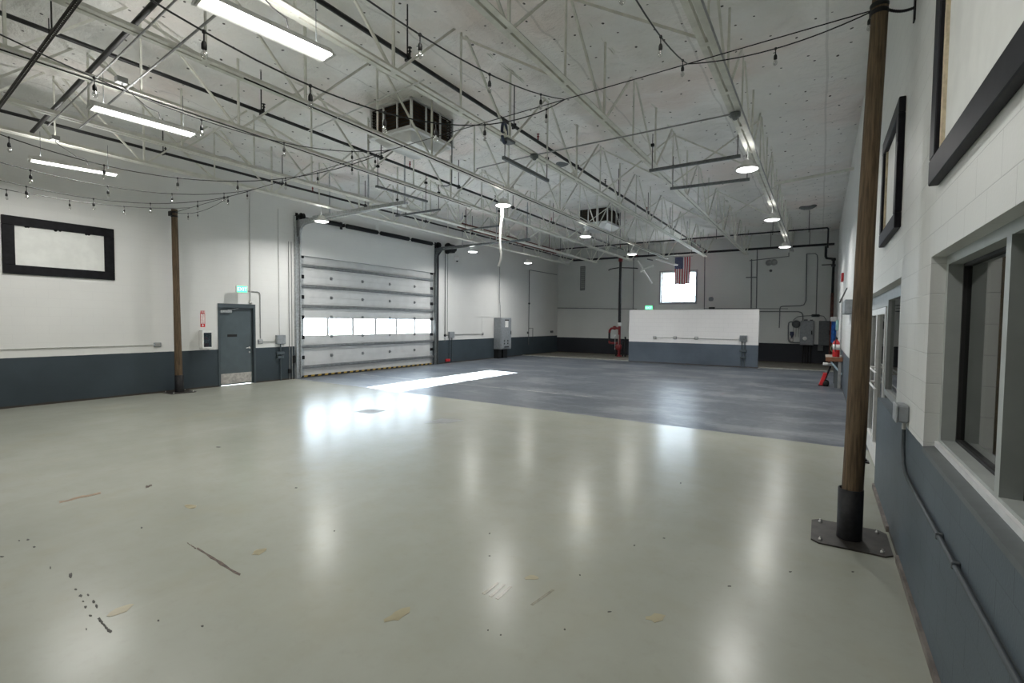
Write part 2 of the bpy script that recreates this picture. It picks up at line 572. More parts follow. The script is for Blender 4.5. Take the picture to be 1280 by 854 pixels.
# back wall with its high window
BW0, BW1, BZ0, BZ1 = -8.17, -6.17, 3.22, 5.02
w = MB()
w.box((XL - T, YB, 0), (BW0, YB + T, ZC)).box((BW1, YB, 0), (XR + T, YB + T, ZC))
w.box((BW0, YB, 0), (BW1, YB + T, BZ0)).box((BW0, YB, BZ1), (BW1, YB + T, ZC))
struct('wall_back', w, MAT['wall_back'])
struct('wall_front', MB().box((XL - T, YF - T, 0), (4.6, YF, ZC)), MAT['wall_front'])

# right wall: interior window opening, storefront opening
RW0, RW1, RZ0, RZ1 = .2, 4.34, 1.185, 2.485
SF0, SF1, SFZ = 5.80, 12.2, 2.47
TR = .30
w = MB()
w.box((XR, YF, 0), (XR + TR, RW0, ZC)).box((XR, RW0, 0), (XR + TR, RW1, RZ0)).box((XR, RW0, RZ1), (XR + TR, RW1, ZC))
w.box((XR, RW1, 0), (XR + TR, SF0, ZC)).box((XR, SF0, SFZ), (XR + TR, SF1, ZC)).box((XR, SF1, 0), (XR + TR, YB, ZC))
w.box((XR, SF0, 0), (XR + TR, 7.50, 1.13)).box((XR, 10.42, 0), (XR + TR, SF1, 1.13))
struct('wall_right', w, MAT['wall_right'])

# freestanding painted divider in front of the back wall
struct('wall_divider', MB().box((-8.42, 24.76, 0), (-2.38, 24.92, 2.68)), MAT['divider'])
struct('trim_divider', MB().box((-8.43, 24.75, 2.68), (-2.37, 24.93, 2.70)), MAT['conduit'])

# low kerb strip where the painted bay stops
struct('trim_kerb', MB().box((XL, 25.05, 0), (-8.42, 25.2, .035)).box((-2.38, 25.05, 0), (XR, 25.2, .035)), simple('pale_kerb', (.30, .30, .27), .7, 0, .2, 6))
# dark timber-coloured foot of the right wall
struct('baseboard_right', MB().box((XR - .022, YF, 0), (XR, 5.25, .055)).box((XR - .022, 5.95, 0), (XR, 7.5, .055)), simple('scuffed_base_strip', (.15, .13, .115), .6, 0, .3, 7))

# rooms behind the right wall, dark
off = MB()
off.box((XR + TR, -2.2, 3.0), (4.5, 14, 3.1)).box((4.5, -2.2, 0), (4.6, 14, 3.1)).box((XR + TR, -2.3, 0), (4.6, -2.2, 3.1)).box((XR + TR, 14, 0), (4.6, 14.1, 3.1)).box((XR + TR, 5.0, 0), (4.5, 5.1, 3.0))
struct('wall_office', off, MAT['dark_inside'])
# ground outside the two openings to daylight
struct('ground_outside', MB().box((-60, -40, -.3), (XL - T, 70, -.12)).box((XL - T, YB + T, -.3), (40, 70, -.12)), MAT['outside'])

# ---------------------------------------------------------------- interior window (right)
fx0, fx1 = .70, .84
m = MB()
zb, zt = RZ0 + .01, RZ1
m.box((fx0, RW1 - .06, zb), (fx1, RW1, zt)).box((fx0, RW0, zb), (fx1, RW0 + .06, zt))
m.box((fx0, RW0 + .06, zt - .06), (fx1, RW1 - .06, zt)).box((fx0, RW0 + .06, zb), (fx1, RW1 - .06, zb + .06))
MU = 3.03
m.box((fx0 - .004, MU - .035, zb + .06), (fx1, MU + .035, zt - .06))
m.box((fx0, 1.765, zb + .06), (fx1, 1.835, zt - .06))
wn = struct('window_1', m, MAT['win_frame'])
tag(wn, 'wide grey framed interior window in the near right wall')
bays = ((MU + .035, RW1 - .06), (1.835, MU - .035), (RW0 + .06, 1.765))
g = MB()
for a, b in bays:
    for p, q in (((a, zb + .06), (a + .022, zt - .06)), ((b - .022, zb + .06), (b, zt - .06)), ((a, zb + .06), (b, zb + .08)), ((a, zt - .08), (b, zt - .06))):
        g.box((fx1 - .065, p[0], p[1]), (fx1 - .02, q[0], q[1]))
g.build('window_gasket', MAT['rubber'], wn)
for a, b in bays:
    MB().box((fx1 - .045, a + .02, zb + .08), (fx1 - .037, b - .02, zt - .08)).build('window_pane', MAT['dark_glass'], wn)
sb = MB().prism([(XR - .005, RW0, RZ0 - .03), (fx0 + .01, RW0, RZ0 - .03), (fx0 + .01, RW0, RZ0 + .02), (XR - .005, RW0, RZ0 + .004)], (0, RW1 - RW0, 0))
sb.build('window_sill', MAT['sill_paint'], wn)
MB().box((fx0 - .02, RW0, RZ0 + .012), (fx0 + .03, RW1, RZ0 + .05)).build('sill_bead', MAT['alu'], wn)

# ---------------------------------------------------------------- storefront entrance (right)
sx0, sx1 = .72, .80
m = MB()
m.box((sx0, SF0, SFZ - .13), (sx1, SF1, SFZ))                       # head
for y0, y1, z0 in ((SF0, SF0 + .07, 1.13), (7.86, 7.98, 0), (10.30, 10.42, 0), (SF1 - .07, SF1, 1.13)):
    m.box((sx0, y0, z0), (sx1, y1, SFZ - .13))
m.box((sx0, 7.98, 2.27), (sx1, 10.30, SFZ - .13))
m.box((sx0, SF0 + .07, 1.13), (sx1, 7.86, 1.20)).box((sx0, 10.42, 1.13), (sx1, SF1 - .07, 1.20))
d3 = struct('door_3', m, MAT['alu_dark'])
tag(d3, 'glazed storefront double door in the right wall behind the pole')
for a, b in ((SF0 + .07, 7.86), (10.42, SF1 - .07)):
    MB().box((sx0 + .035, a, 1.20), (sx0 + .043, b, SFZ - .13)).build('sidelight_pane', MAT['entry_glass'], d3)
for a, b, hs in ((7.99, 9.135, 1), (9.145, 10.29, -1)):
    lf = MB()
    lf.box((sx0 - .015, a, .02), (sx1 - .02, a + .07, 2.26)).box((sx0 - .015, b - .07, .02), (sx1 - .02, b, 2.26))
    lf.box((sx0 - .015, a + .07, 2.17), (sx1 - .02, b - .07, 2.26)).box((sx0 - .015, a + .07, .02), (sx1 - .02, b - .07, .27))
    leaf = lf.build('door_leaf', MAT['alu'], d3)
    MB().box((sx0 + .02, a + .07, .27), (sx0 + .028, b - .07, 2.17)).build('leaf_pane', MAT['entry_glass'], leaf)
    hy = b - .06 if hs == 1 else a + .06
    h = MB()
    for zz in (onX(sx0 - .085, 1100, 494).z, onX(sx0 - .085, 1100, 471).z):
        h.tube([(sx0 - .015, hy, zz), (sx0 - .085, hy, zz)], .013, 8)
        h.tube([(sx0 - .085, a + .02, zz), (sx0 - .085, b - .02, zz)], .014, 8)
    h.tube([(sx0 - .085, hy, .80), (sx0 - .085, hy, 1.34)], .014, 8)
    h.build('pull_handle', MAT['alu'], leaf)
st = MB().rbox((.56, 8.75, 0), (.66, 8.9, .02), .006).box((.59, 8.79, .02), (.63, 8.86, .05)).box((.52, 8.81, .028), (.60, 8.84, .04))
tag(st.build('door_stop', MAT['black_steel']), 'small black door stop on the floor by the storefront door', 'door stop')

# ---------------------------------------------------------------- back window
m = MB()
yo = YB + .12
m.box((BW0, yo, BZ0), (BW0 + .05, yo + .08, BZ1)).box((BW1 - .05, yo, BZ0), (BW1, yo + .08, BZ1))
m.box((BW0, yo, BZ0), (BW1, yo + .08, BZ0 + .05)).box((BW0, yo, BZ1 - .05), (BW1, yo + .08, BZ1))
w2 = struct('window_2', m, MAT['dark_galv'])
tag(w2, 'high square back wall window behind the hanging flag')
mm = MB()
for i in (1, 2): mm.box((BW0 + i * 2 / 3 - .014, yo + .03, BZ0), (BW0 + i * 2 / 3 + .014, yo + .05, BZ1))
for i in (1, 2, 3, 4): mm.box((BW0, yo + .03, BZ0 + i * .36 - .014), (BW1, yo + .05, BZ0 + i * .36 + .014))
mm.build('window_muntins', MAT['conduit'], w2)
MB().box((BW0 + .05, yo + .055, BZ0 + .05), (BW1 - .05, yo + .06, BZ1 - .05)).build('window_pane', MAT['glass'], w2)
ca = MB()
ca.box((BW0 - .09, YB - .02, BZ0 - .09), (BW0, YB, BZ1 + .09)).box((BW1, YB - .02, BZ0 - .09), (BW1 + .09, YB, BZ1 + .09))
ca.box((BW0, YB - .02, BZ1), (BW1, YB, BZ1 + .09)).box((BW0, YB - .02, BZ0 - .09), (BW1, YB, BZ0))
ca.build('window_trim', simple('grey_window_trim', (.30, .31, .32), .5), w2)

# ---------------------------------------------------------------- person door (left)
m = MB()
x0, x1 = XL - .13, XL + .018
m.box((x0, PD0, 0), (x1, PD0 + .06, PDZ)).box((x0, PD1 - .06, 0), (x1, PD1, PDZ)).box((x0, PD0 + .06, PDZ - .12), (x1, PD1 - .06, PDZ))
m.box((x0, PD0 + .05, 0), (XL - .112, PD0 + .085, PDZ - .1)).box((x0, PD1 - .085, 0), (XL - .112, PD1 - .05, PDZ - .1)).box((x0, PD0 + .06, PDZ - .15), (XL - .112, PD1 - .06, PDZ - .1))
d1 = struct('door_1', m, MAT['frame_paint'])
tag(d1, 'blue grey steel exit door in the left wall')
dl = MB().box((XL - .11, PD0 + .063, .012), (XL - .065, PD1 - .063, PDZ - .122))
leaf = dl.build('door_leaf', MAT['door_paint'], d1)
MB().box((XL - .065, PD0 + .10, .05), (XL - .06, PD1 - .10, .36)).build('kick_plate', MAT['kick'], leaf)
MB().rbox((XL - .062, 7.90, 1.47), (XL - .054, 8.19, 1.545), .004, 0).build('door_plaque', MAT['rubber'], leaf)
c = MB().rbox((XL - .065, PD0 + .08, 2.19), (XL + .0, PD0 + .42, 2.27), .01, 1)
c.bar((XL - .02, PD0 + .30, 2.28), (XL - .02, PD0 + .62, 2.33), .03, .012)
c.build('door_closer', MAT['galv'], leaf)
h = MB().lathe((XL - .065, 8.57, 1.12), [(.032, 0), (.032, .012), (.012, .014), (.012, .06)], 14, (1, 0, 0))
h.tube([(XL - .01, 8.57, 1.12), (XL - .008, 8.47, 1.118), (XL - .01, 8.44, 1.11)], .011, 8)
h.lathe((XL - .065, 8.57, .98), [(.03, 0), (.03, .012), (.02, .014)], 12, (1, 0, 0))
h.build('lever_handle', MAT['steel'], leaf)
hh = MB()
for zz in (.25, 1.15, 2.05): hh.tube([(XL - .055, PD0 + .062, zz), (XL - .055, PD0 + .062, zz + .11)], .009, 8)
hh.build('door_hinge', MAT['steel'], leaf)
MB().box((XL - .09, PD0 + .06, 0), (XL + .01, PD1 - .06, .005)).build('threshold', MAT['steel'], d1)

# ---------------------------------------------------------------- overhead sectional door (left)
XD = XL - .08                                  # inner face of the panels
NS = 6; SH = (ODZ - .02) / NS
d2 = D.objects.new('door_2', None); COL.objects.link(d2); d2.location = (XD, (OD0 + OD1) / 2, 0); LOC['door_2'] = V(d2.location)
d2['kind'] = 'structure'; tag(d2, 'large closed sectional overhead door with a strip of windows')
WY = [OD0 + .02 + i * (OD1 - OD0 - .04) / 6 for i in range(7)]
for k in range(NS):
    z0 = .02 + k * SH + .001; z1 = .02 + (k + 1) * SH - .001
    m = MB()
    if k == 2:
        t = .05
        m.box((XD - .05, OD0 + .01, z0), (XD, OD1 - .01, z0 + .05)).box((XD - .05, OD0 + .01, z1 - .05), (XD, OD1 - .01, z1))
        for i, yy in enumerate(WY):
            a = max(OD0 + .01, yy - t); b = min(OD1 - .01, yy + t)
            m.box((XD - .05, a, z0 + .05), (XD, b, z1 - .05))
        sec = m.build('door_section', MAT['door_panel'], d2)
        for i in range(6):
            MB().box((XD - .03, WY[i] + t, z0 + .05), (XD - .024, WY[i + 1] - t, z1 - .05)).build('section_pane', MAT['glass'], sec)
    else:
        # ribbed skin: shallow pressed grooves along the section
        prof = [(XD, z0)]
        for q in (.30, .36, .64, .70):
            zz = z0 + (z1 - z0) * q
            prof += [(XD, zz - .008), (XD - .008, zz), (XD, zz + .008)]
        prof += [(XD, z1), (XD - .05, z1), (XD - .05, z0)]
        m.prism([(p, OD0 + .01, q) for p, q in prof], (0, OD1 - OD0 - .02, 0))
        m.box((XD - .06, OD0 + .01, z0 - .012), (XD - .05, OD1 - .01, z1 + .012))
        sec = m.build('door_section', MAT['door_panel'], d2)
    if k != 2:
        zs = (z0 + z1) / 2 + (.02 if k else .0)
        s = MB()
        s.prism([(XD, OD0 + .03, zs - .055), (XD + .012, OD0 + .03, zs - .055), (XD + .075, OD0 + .03, zs - .035), (XD + .075, OD0 + .03, zs + .035), (XD + .012, OD0 + .03, zs + .055), (XD, OD0 + .03, zs + .055)], (0, OD1 - OD0 - .06, 0))
        s.build('section_strut', MAT['strut'], sec)
    if k == NS - 1:
        MB().box((XD - .05, OD0 + .01, z1), (XD + .06, OD1 - .01, z1 + .03)).build('top_angle', MAT['strut'], sec)
    if k < NS - 1:
        for yy in (onX(XD, 414, 373).y, onX(XD, 453, 373).y, onX(XD, 487, 373).y, onX(XD, 518, 373).y):
            hg = MB().rbox((XD, yy - .05, z1 - .05), (XD + .022, yy + .05, z1 + .062), .008, 0)
            hg.tube([(XD + .026, yy - .06, z1 + .006), (XD + .026, yy + .06, z1 + .006)], .014, 8)
            hg.build('section_hinge', MAT['strut'], sec)
    for yy, sg in ((OD0 + .10, -1), (OD1 - .10, 1)):
        rl = MB().rbox((XD, yy - .09, z1 - .08), (XD + .03, yy + .09, z1 + .05), .01, 0)
        rl.tube([(XD + .06, yy, z1 - .02), (XD + .06, yy + sg * .17, z1 - .02)], .012, 6)
        rl.lathe((XD + .06, yy + sg * .10, z1 - .02), [(.03, 0), (.035, .01), (.03, .03)], 10, (0, sg, 0))
        rl.build('roller_bracket', MAT['black_steel'], sec)
    for yy0, yy1 in ((OD0 + .02, OD0 + .17), (OD1 - .17, OD1 - .02)):
        MB().box((XD, yy0, z0), (XD + .012, yy1, z1)).build('end_stile', MAT['galv'], sec)
# rubber bottom seal with hazard striping
bs = MB()
bs.box((XD - .05, OD0 + .01, .0), (XD + .03, OD1 - .01, .02))
bs.cur = 0
ny = int((OD1 - OD0) / .14)
for i in range(ny):
    bs.cur = i % 2
    y = OD0 + .02 + i * .14
    bs.prism([(XD + .001, y, .02), (XD + .001, y + .13, .02), (XD + .001, y + .16, .075), (XD + .001, y + .03, .075)], (.012, 0, 0))
bs.build('bottom_seal', [MAT['rubber'], MAT['yellow']], d2)
# guide posts and tracks
for sd, (ya, yb), ztop in ((-1, (OD0 - .24, OD0), 5.50), (1, (OD1, OD1 + .22), 5.46)):
    m = MB()
    m.box((XL, ya, 0), (XL + .012, yb, ztop))
    yw = ya + .02 if sd < 0 else yb - .02
    m.box((XL, yw - .008, 0), (XL + .10, yw + .008, ztop))
    m.build('guide_angle', MAT['galv'] if sd < 0 else MAT['dark_galv'], d2)
    yi = yb - .03 if sd < 0 else ya + .03
    m = MB()
    path = [(XL + .05, yi, .05), (XL + .05, yi, 4.85), (XL + .08, yi, 5.0), (XL + .17, yi, 5.13), (XL + .32, yi, 5.21), (XL + .5, yi, 5.235), (XL + 5.0, yi, 5.36)]
    m.tube(path, .032, 8)
    m.build('roller_track', MAT['galv'] if sd < 0 else MAT['dark_galv'], d2)
    m = MB()
    if sd < 0:
        m.prism([(XL + .01, ya + .1, 5.36), (XL + .95, ya + .1, 5.36), (XL + .95, ya + .1, 5.27), (XL + .42, ya + .1, 5.20), (XL + .22, ya + .1, 5.06), (XL + .14, ya + .1, 4.80), (XL + .01, ya + .1, 4.80)], (0, .02, 0))
        m.box((XL + .9, ya + .08, 5.30), (XL + 5.0, ya + .13, 5.40))
    else:
        m.box((XL + .1, yb - .12, 5.30), (XL + 5.0, yb - .07, 5.38))
        m.prism([(XL + .01, yb - .1, 5.4), (XL + .4, yb - .1, 5.34), (XL + .4, yb - .1, 5.26), (XL + .12, yb - .1, 4.95), (XL + .01, yb - .1, 4.9)], (0, .02, 0))
    m.build('track_bracket', MAT['galv'] if sd < 0 else MAT['dark_galv'], d2)
    m = MB()
    for xx in (XL + 1.6, XL + 3.4, XL + 4.9):
        m.bar((xx, yi, 5.33), (xx, yi, 6.98), .03, .03)
    m.build('track_hanger', MAT['galv'], d2)
# torsion shaft and springs above the door
SX, SZ = XL + .16, 5.47
m = MB().tube([(SX, OD0 - .28, SZ), (SX, OD1 + .3, SZ)], .016, 8); m.build('torsion_shaft', MAT['black_steel'], d2)
sp = [onX(SX, a, b).y for a, b in ((404, 272), (427, 275), (433, 276), (472, 285), (476, 286), (511, 294), (515, 295), (540, 299))]
for a, b in zip(sp[0::2], sp[1::2]):
    pts = []
    nturn = int((b - a) / .045)
    prof = []
    for i in range(nturn * 2 + 1):
        prof.append((.085 if i % 2 else .072, (b - a) * i / (nturn * 2)))
    MB().lathe((SX, a, SZ), prof, 12, (0, 1, 0)).build('torsion_spring', MAT['black_steel'], d2)
for yy in (OD0 - .12, sp[1] + .1, OD1 + .06):
    MB().box((XL, yy - .05, SZ - .13), (XL + .02, yy + .05, SZ + .13)).box((XL + .02, yy - .01, SZ - .06), (SX + .05, yy + .01, SZ + .06)).build('bearing_plate', MAT['black_steel'], d2)
for yy in (OD0 - .03, OD1 + .1):
    MB().lathe((SX, yy, SZ), [(.05, -.05), (.13, -.05), (.13, -.04), (.10, -.03), (.10, .03), (.13, .04), (.13, .05), (.05, .05)], 18, (0, 1, 0)).build('cable_drum', MAT['black_steel'], d2)
# chain hoist at the far end of the shaft
hp = onX(XL + .2, 565, 311)
m = MB().rbox((XL + .02, hp.y - .25, hp.z - .2), (XL + .32, hp.y + .12, hp.z + .18), .03, 1)
m.lathe((XL + .17, hp.y - .30, hp.z - .02), [(.03, 0), (.24, 0), (.26, .02), (.24, .05), (.03, .05)], 20, (0, 1, 0))
m.lathe((XL + .17, hp.y + .12, hp.z), [(.12, 0), (.12, .14), (.10, .16)], 14, (0, 1, 0))
m.build('chain_hoist', MAT['black_steel'], d2)
m = MB()
for dy in (-.33, -.28): m.tube([(XL + .05, hp.y + dy + .0, hp.z - .1), (XL + .05, hp.y + dy, 1.0)], .006, 5)
m.build('hoist_chain', MAT['dark_galv'], d2)
# ================================================================ ROOF STEEL
XJ = [-1.30, -3.27, -5.20, -7.19, -9.17, -11.30, -13.07]
JB, JT = 5.50, 6.90
NODES = [2.0 + 3.05 * k for k in range(-2, 9)]         # -4.1 ... 26.4
JN = ['first steel roof joist in from the right wall', 'second steel roof joist in from the right wall', 'third steel roof joist from the right wall, just right of the big louvred ceiling unit',
      'fourth steel roof joist from the right wall, crossing in front of the louvred ceiling units', 'fifth steel roof joist from the right wall, left of the louvred units',
      'sixth steel roof joist from the right wall, beside the middle strip lamp', 'steel roof joist nearest the overhead door wall']


def make_joist(x):
    r = thing('roof_joist', (x, 0, JB), JN[0], 'roof joist', 'steel roof joists')
    for nm, zz, sg in (('bottom_chord', JB, 1), ('top_chord', JT, -1)):
        y0, y1 = (-5.9, 27.2) if sg > 0 else (-5.95, 29.55)
        m = MB()
        for s in (-1, 1):
            a = .018 * s
            prof = [(a, 0), (a + s * .078, 0), (a + s * .078, .010), (a + s * .010, .010), (a + s * .010, .078), (a, .078)]
            m.prism([(x + p, y0, zz + sg * q) for p, q in prof], (0, y1 - y0, 0))
        for yy in [NODES[0] + 1.525 * i for i in range(0, 21)]:
            if y0 < yy < y1: m.box((x - .017, yy - .05, zz), (x + .017, yy + .05, zz + sg * .07))
        m.build(nm, MAT['joist'], r)
    zb, zt = JB + .05, JT - .05
    for i, y in enumerate(NODES):
        MB().bar((x, y, zb), (x, y, zt), .034, .034, (1, 0, 0)).build('web_vertical', MAT['joist'], r)
        if i < len(NODES) - 1:
            MB().bar((x, y + .06, zb), (x, y + 1.42, zt), .034, .030, (1, 0, 0)).build('web_diagonal', MAT['joist'], r)
            MB().bar((x, y + 3.05 - .06, zb), (x, y + 1.63, zt), .034, .030, (1, 0, 0)).build('web_diagonal', MAT['joist'], r)
            MB().bar((x, y + 1.525, zb), (x, y + 1.525, zt), .026, .026, (1, 0, 0)).build('web_vertical', MAT['joist'], r)
        else:
            MB().bar((x, y + .06, zb), (x, y + 1.5, zt), .034, .030, (1, 0, 0)).build('web_diagonal', MAT['joist'], r)
            MB().bar((x, 27.1, zb), (x, 29.3, zt), .05, .04, (1, 0, 0)).build('web_diagonal', MAT['joist'], r)
    return r


j0 = make_joist(XJ[0])
for x, lb in list(zip(XJ, JN))[1:]:
    copy_tree(j0, (x, 0, JB), lb)

# bridging rows that run across the joists
rows = [(3.53, 'bracing row nearest the camera'), (6.58, 'second bracing row'), (12.68, 'third bracing row'), (18.78, 'farthest bracing row')]
for y, lb in rows:
    r = thing('joist_bracing', (-6.2, y, JB), 'pale steel cross bracing between the roof joists, ' + lb, 'joist bracing', 'bracing rows between the roof joists')
    xs = XJ + [XL + .02]
    for a, b in zip(xs[:-1], xs[1:]):
        ends = b < XL + .1
        m = MB()
        m.angle((a, y - .02, JB + .06), (b, y - .02, JT - .15), .036, .006, (0, 1, 0))
        if not ends and y in (12.68, 18.78): m.angle((a, y + .02, JT - .15), (b, y + .02, JB + .06), .036, .006, (0, 1, 0))
        m.build('cross_brace', MAT['joist'], r)

# ---------------------------------------------------------------- sprinkler pipes
def branch(x, z, label, y1=28.4, mat='black_pipe', r=.034):
    t = thing('sprinkler_pipe', (x, 0, z), label, 'sprinkler pipe', 'sprinkler branch pipes')
    MB().tube([(x, -5.8, z), (x, y1, z)], r, 8).build('pipe_run', MAT[mat], t)
    for i in range(11):
        y = -3.6 + 3.05 * i
        m = MB().tube([(x, y, z - .05), (x, y, ZC)], .011, 6).box((x - .045, y - .015, z - .05), (x + .045, y + .015, z + .05))
        m.build('pipe_hanger', MAT['black_pipe'], t)
    for i in range(8):
        y = -2.4 + 4.0 * i
        m = MB().lathe((x, y, z), [(.016, 0), (.016, .10), (.03, .11), (.012, .14), (.012, .16), (.035, .165), (.035, .17)], 10)
        m.build('sprinkler_head', MAT['red_paint'] if i % 2 else MAT['black_pipe'], t)
    return t


branch(-5.42, 6.00, 'black sprinkler pipe left of the third roof joist')
branch(-9.28, 6.02, 'black sprinkler pipe left of the fifth roof joist')
branch(-13.35, 5.94, 'black sprinkler pipe closest to the overhead door wall')
t = thing('sprinkler_main', (-6, 28.45, 5.92), 'thick black pipe main crossing low in front of the back wall', 'sprinkler main')
MB().tube([(-13.4, 28.45, 5.92), (XR - .18, 28.45, 5.92)], .060, 10).build('pipe_run', MAT['black_pipe'], t)
for x in (-11.8, -8.6, -6.2, -2.3, -.6):
    MB().tube([(x, 28.45, 5.86), (x, 28.45, ZC)], .013, 6).build('pipe_hanger', MAT['black_pipe'], t)
for x in (-5.42, -9.28, -13.35):
    MB().tube([(x, 28.4, 6.01), (x, 28.45, 5.92)], .05, 8).build('pipe_tee', MAT['red_paint'], t)
t = thing('sprinkler_main', (-6, 24.25, 6.03), 'thinner black pipe crossing higher, in front of the thick main', 'sprinkler main')
MB().tube([(-13.3, 24.25, 6.0), (.1, 24.25, 6.03), (.14, 24.25, 5.98), (.14, 24.25, 5.2)], .034, 8).build('pipe_run', MAT['black_pipe'], t)
for x in (-12.2, -8.0, -4.2, -1.9, -.55):
    MB().tube([(x, 24.25, 5.9), (x, 24.25, ZC)], .012, 6).build('pipe_hanger', MAT['black_pipe'], t)
t = thing('heating_pipe', (-12.5, 20, 5.78), 'rust red pipe pair running along above the far strip of wall', 'pipe')
for dx, dz in ((0, 0), (.22, .10)):
    MB().tube([(-12.45 + dx, 15.6, 5.80 + dz), (-12.45 + dx, 24.2, 5.80 + dz)], .04, 8).build('pipe_run', MAT['rust_pipe'], t)
for y in (16, 18.4, 20.8, 23.2):
    MB().tube([(-12.34, y, 5.76), (-12.34, y, ZC)], .014, 6).bar((-12.6, y, 5.75), (-12.1, y, 5.75), .03, .03).build('pipe_hanger', MAT['rust_pipe'], t)

# ---------------------------------------------------------------- bars and conduits hung below the joists
def hung_bar(label, a, b, w=.042, name='ceiling_strut', mat='dark_galv', top=5.6, cat='hanging channel'):
    a, b = V(a), V(b)
    t = thing(name, (a + b) / 2, label, cat, None)
    MB().bar(a, b, w, w).build('channel', MAT[mat], t)
    for p in (a.lerp(b, .03), a.lerp(b, .97)):
        MB().tube([p, (p.x, p.y, top + .25)], .008, 6).box((p.x - .03, p.y - .03, top + .0), (p.x + .03, p.y + .03, top + .05)).build('hanger_rod', MAT['black_steel'], t)
    return t


hung_bar('grey channel hung between the two right joists above the first high bay lamp', onZ(5.12, 812, 213.5), onZ(5.12, 925.6, 195), .055)
hung_bar('second grey channel hung between the two right joists, farther back', onZ(5.12, 838, 236), onZ(5.12, 937, 224), .055)
hung_bar('unlit grey channel hung along the joists beside the blue hoop', onZ(5.15, 629, 197), onZ(5.15, 685, 226), .06)
hung_bar('grey channel hung below the big louvred ceiling unit', onZ(5.15, 470, 233), onZ(5.15, 534, 252), .05)
hung_bar('grey channel hung crosswise in front of the overhead door springs', onZ(5.15, 495, 270), onZ(5.15, 550, 262), .05)
hung_bar('grey channel hung crosswise above the far end of the overhead door', onZ(5.15, 580, 288), onZ(5.15, 625, 282), .05)
# perforated strut that crosses close to the camera
a, b = onZ(5.36, -40, 186), onZ(5.36, 112, -20)
t = thing('perforated_strut', (a + b) / 2, 'dark perforated channel crossing below the joists in the near left corner', 'hanging channel')
d = (b - a).normalized(); n = d.cross(V((0, 0, 1))).normalized()
m = MB()
for s in (-1, 1): m.bar(a + n * s * .019, b + n * s * .019, .004, .042)
L = (b - a).length; k = 0
while k * .05 < L - .03:
    m.bar(a + d * (k * .05) + V((0, 0, -.019)), a + d * (k * .05 + .026) + V((0, 0, -.019)), .042, .004); k += 1
for s in (-1, 1): m.bar(a + n * s * .015 + V((0, 0, -.019)), b + n * s * .015 + V((0, 0, -.019)), .012, .004)
m.build('channel', MAT['plate'], t)
for q in (.25, .8):
    p = a.lerp(b, q); MB().tube([p, (p.x, p.y, JB + .1)], .006, 6).build('hanger_rod', MAT['black_steel'], t)
a, b = onZ(5.72, 40, 165), onZ(5.72, 220, -25)
tag(MB().tube([a, b], .036, 8).build('cross_pipe', MAT['black_pipe']), 'black pipe crossing above the joist bottoms in the near left corner', 'pipe')
a, b = onZ(5.47, 60, 157), onZ(5.47, 245, -25)
tag(MB().tube([a, b], .012, 6).build('ceiling_conduit', MAT['conduit']), 'thin grey conduit crossing under the joists beside the near left black pipe', 'conduit')
a, b = onZ(5.47, 100, 160), onZ(5.47, 275, 14)
tag(MB().tube([a, b], .015, 6).build('ceiling_conduit', MAT['conduit']), 'grey conduit feeding the middle and left strip lamps', 'conduit')
a, b = onZ(5.47, 668, 194), onZ(5.47, 919, 142)
t = thing('ceiling_conduit', (a + b) / 2, 'thin conduit crossing between round junction boxes on the first and third joists', 'conduit')
MB().tube([onZ(5.47, 596, 211), a, b], .013, 6).build('conduit_run', MAT['conduit'], t)
for p in (a, b):
    MB().lathe((p.x, p.y, p.z - .05), [(.03, -.05), (.05, -.02), (.085, 0), (.085, .06), (.02, .065)], 14).build('junction_box', MAT['dark_galv'], t)
a = onZ(5.47, 400, 157); b = onZ(5.47, 530, 100)
tag(MB().tube([onZ(5.47, 385, 164), a, b], .010, 6).build('ceiling_conduit', MAT['conduit_white']), 'thin white conduit slanting across below the joists left of the louvred unit', 'conduit')
p0 = V((XJ[0] + .12, -2, JB - .03))
tag(MB().tube([p0, (p0.x, 10.5, p0.z), (p0.x - .02, 10.8, p0.z), (p0.x - .02, 26.5, p0.z)], .014, 6).build('ceiling_conduit', MAT['conduit']), 'grey conduit clipped along the underside of the first joist from the right wall', 'conduit')
p0 = V((XJ[3] + .08, 4, JB - .03))
tag(MB().tube([p0, (p0.x, 26.8, p0.z)], .012, 6).build('ceiling_conduit', MAT['black_steel']), 'black cable strapped under the fourth joist from the right wall', 'cable')
p0 = V((XJ[4] + .07, -2, JB - .025))
tag(MB().tube([p0, (p0.x, 12, p0.z)], .011, 6).build('ceiling_conduit', MAT['black_steel']), 'black cable strapped under the fifth joist from the right wall', 'cable')
# pale brace from the first joist to the right wall
a, b = onX(XJ[0] + .05, 968, 230), onX(XR, 1068, 209)
b = V((XR, a.y + .05, onY(a.y + .05, 1060, 212).z))
tag(MB().bar(a, b, .07, .07).build('wall_brace', MAT['joist']), 'pale steel brace from the first joist to the right wall', 'brace')

# ---------------------------------------------------------------- light fixtures
def area(parent, loc, sx, sy, power, name='lamp_and_fill_light', col=(1, .985, .95), shape='RECTANGLE', spread=180):
    l = D.lights.new(name, 'AREA'); l.shape = shape; l.size = sx; l.size_y = sy if shape in ('RECTANGLE', 'ELLIPSE') else sx
    l.energy = power; l.color = col; l.spread = math.radians(spread)
    o = D.objects.new(name, l); COL.objects.link(o)
    o.parent = parent; o.location = V(loc) - LOC[parent.name]
    return o


FL_P, HB_P = 58.0, 60.0
FL_UP_FILL, HB_UP_FILL = 10.0, 1.2  # power of the added upward fill lights that brighten the ceiling


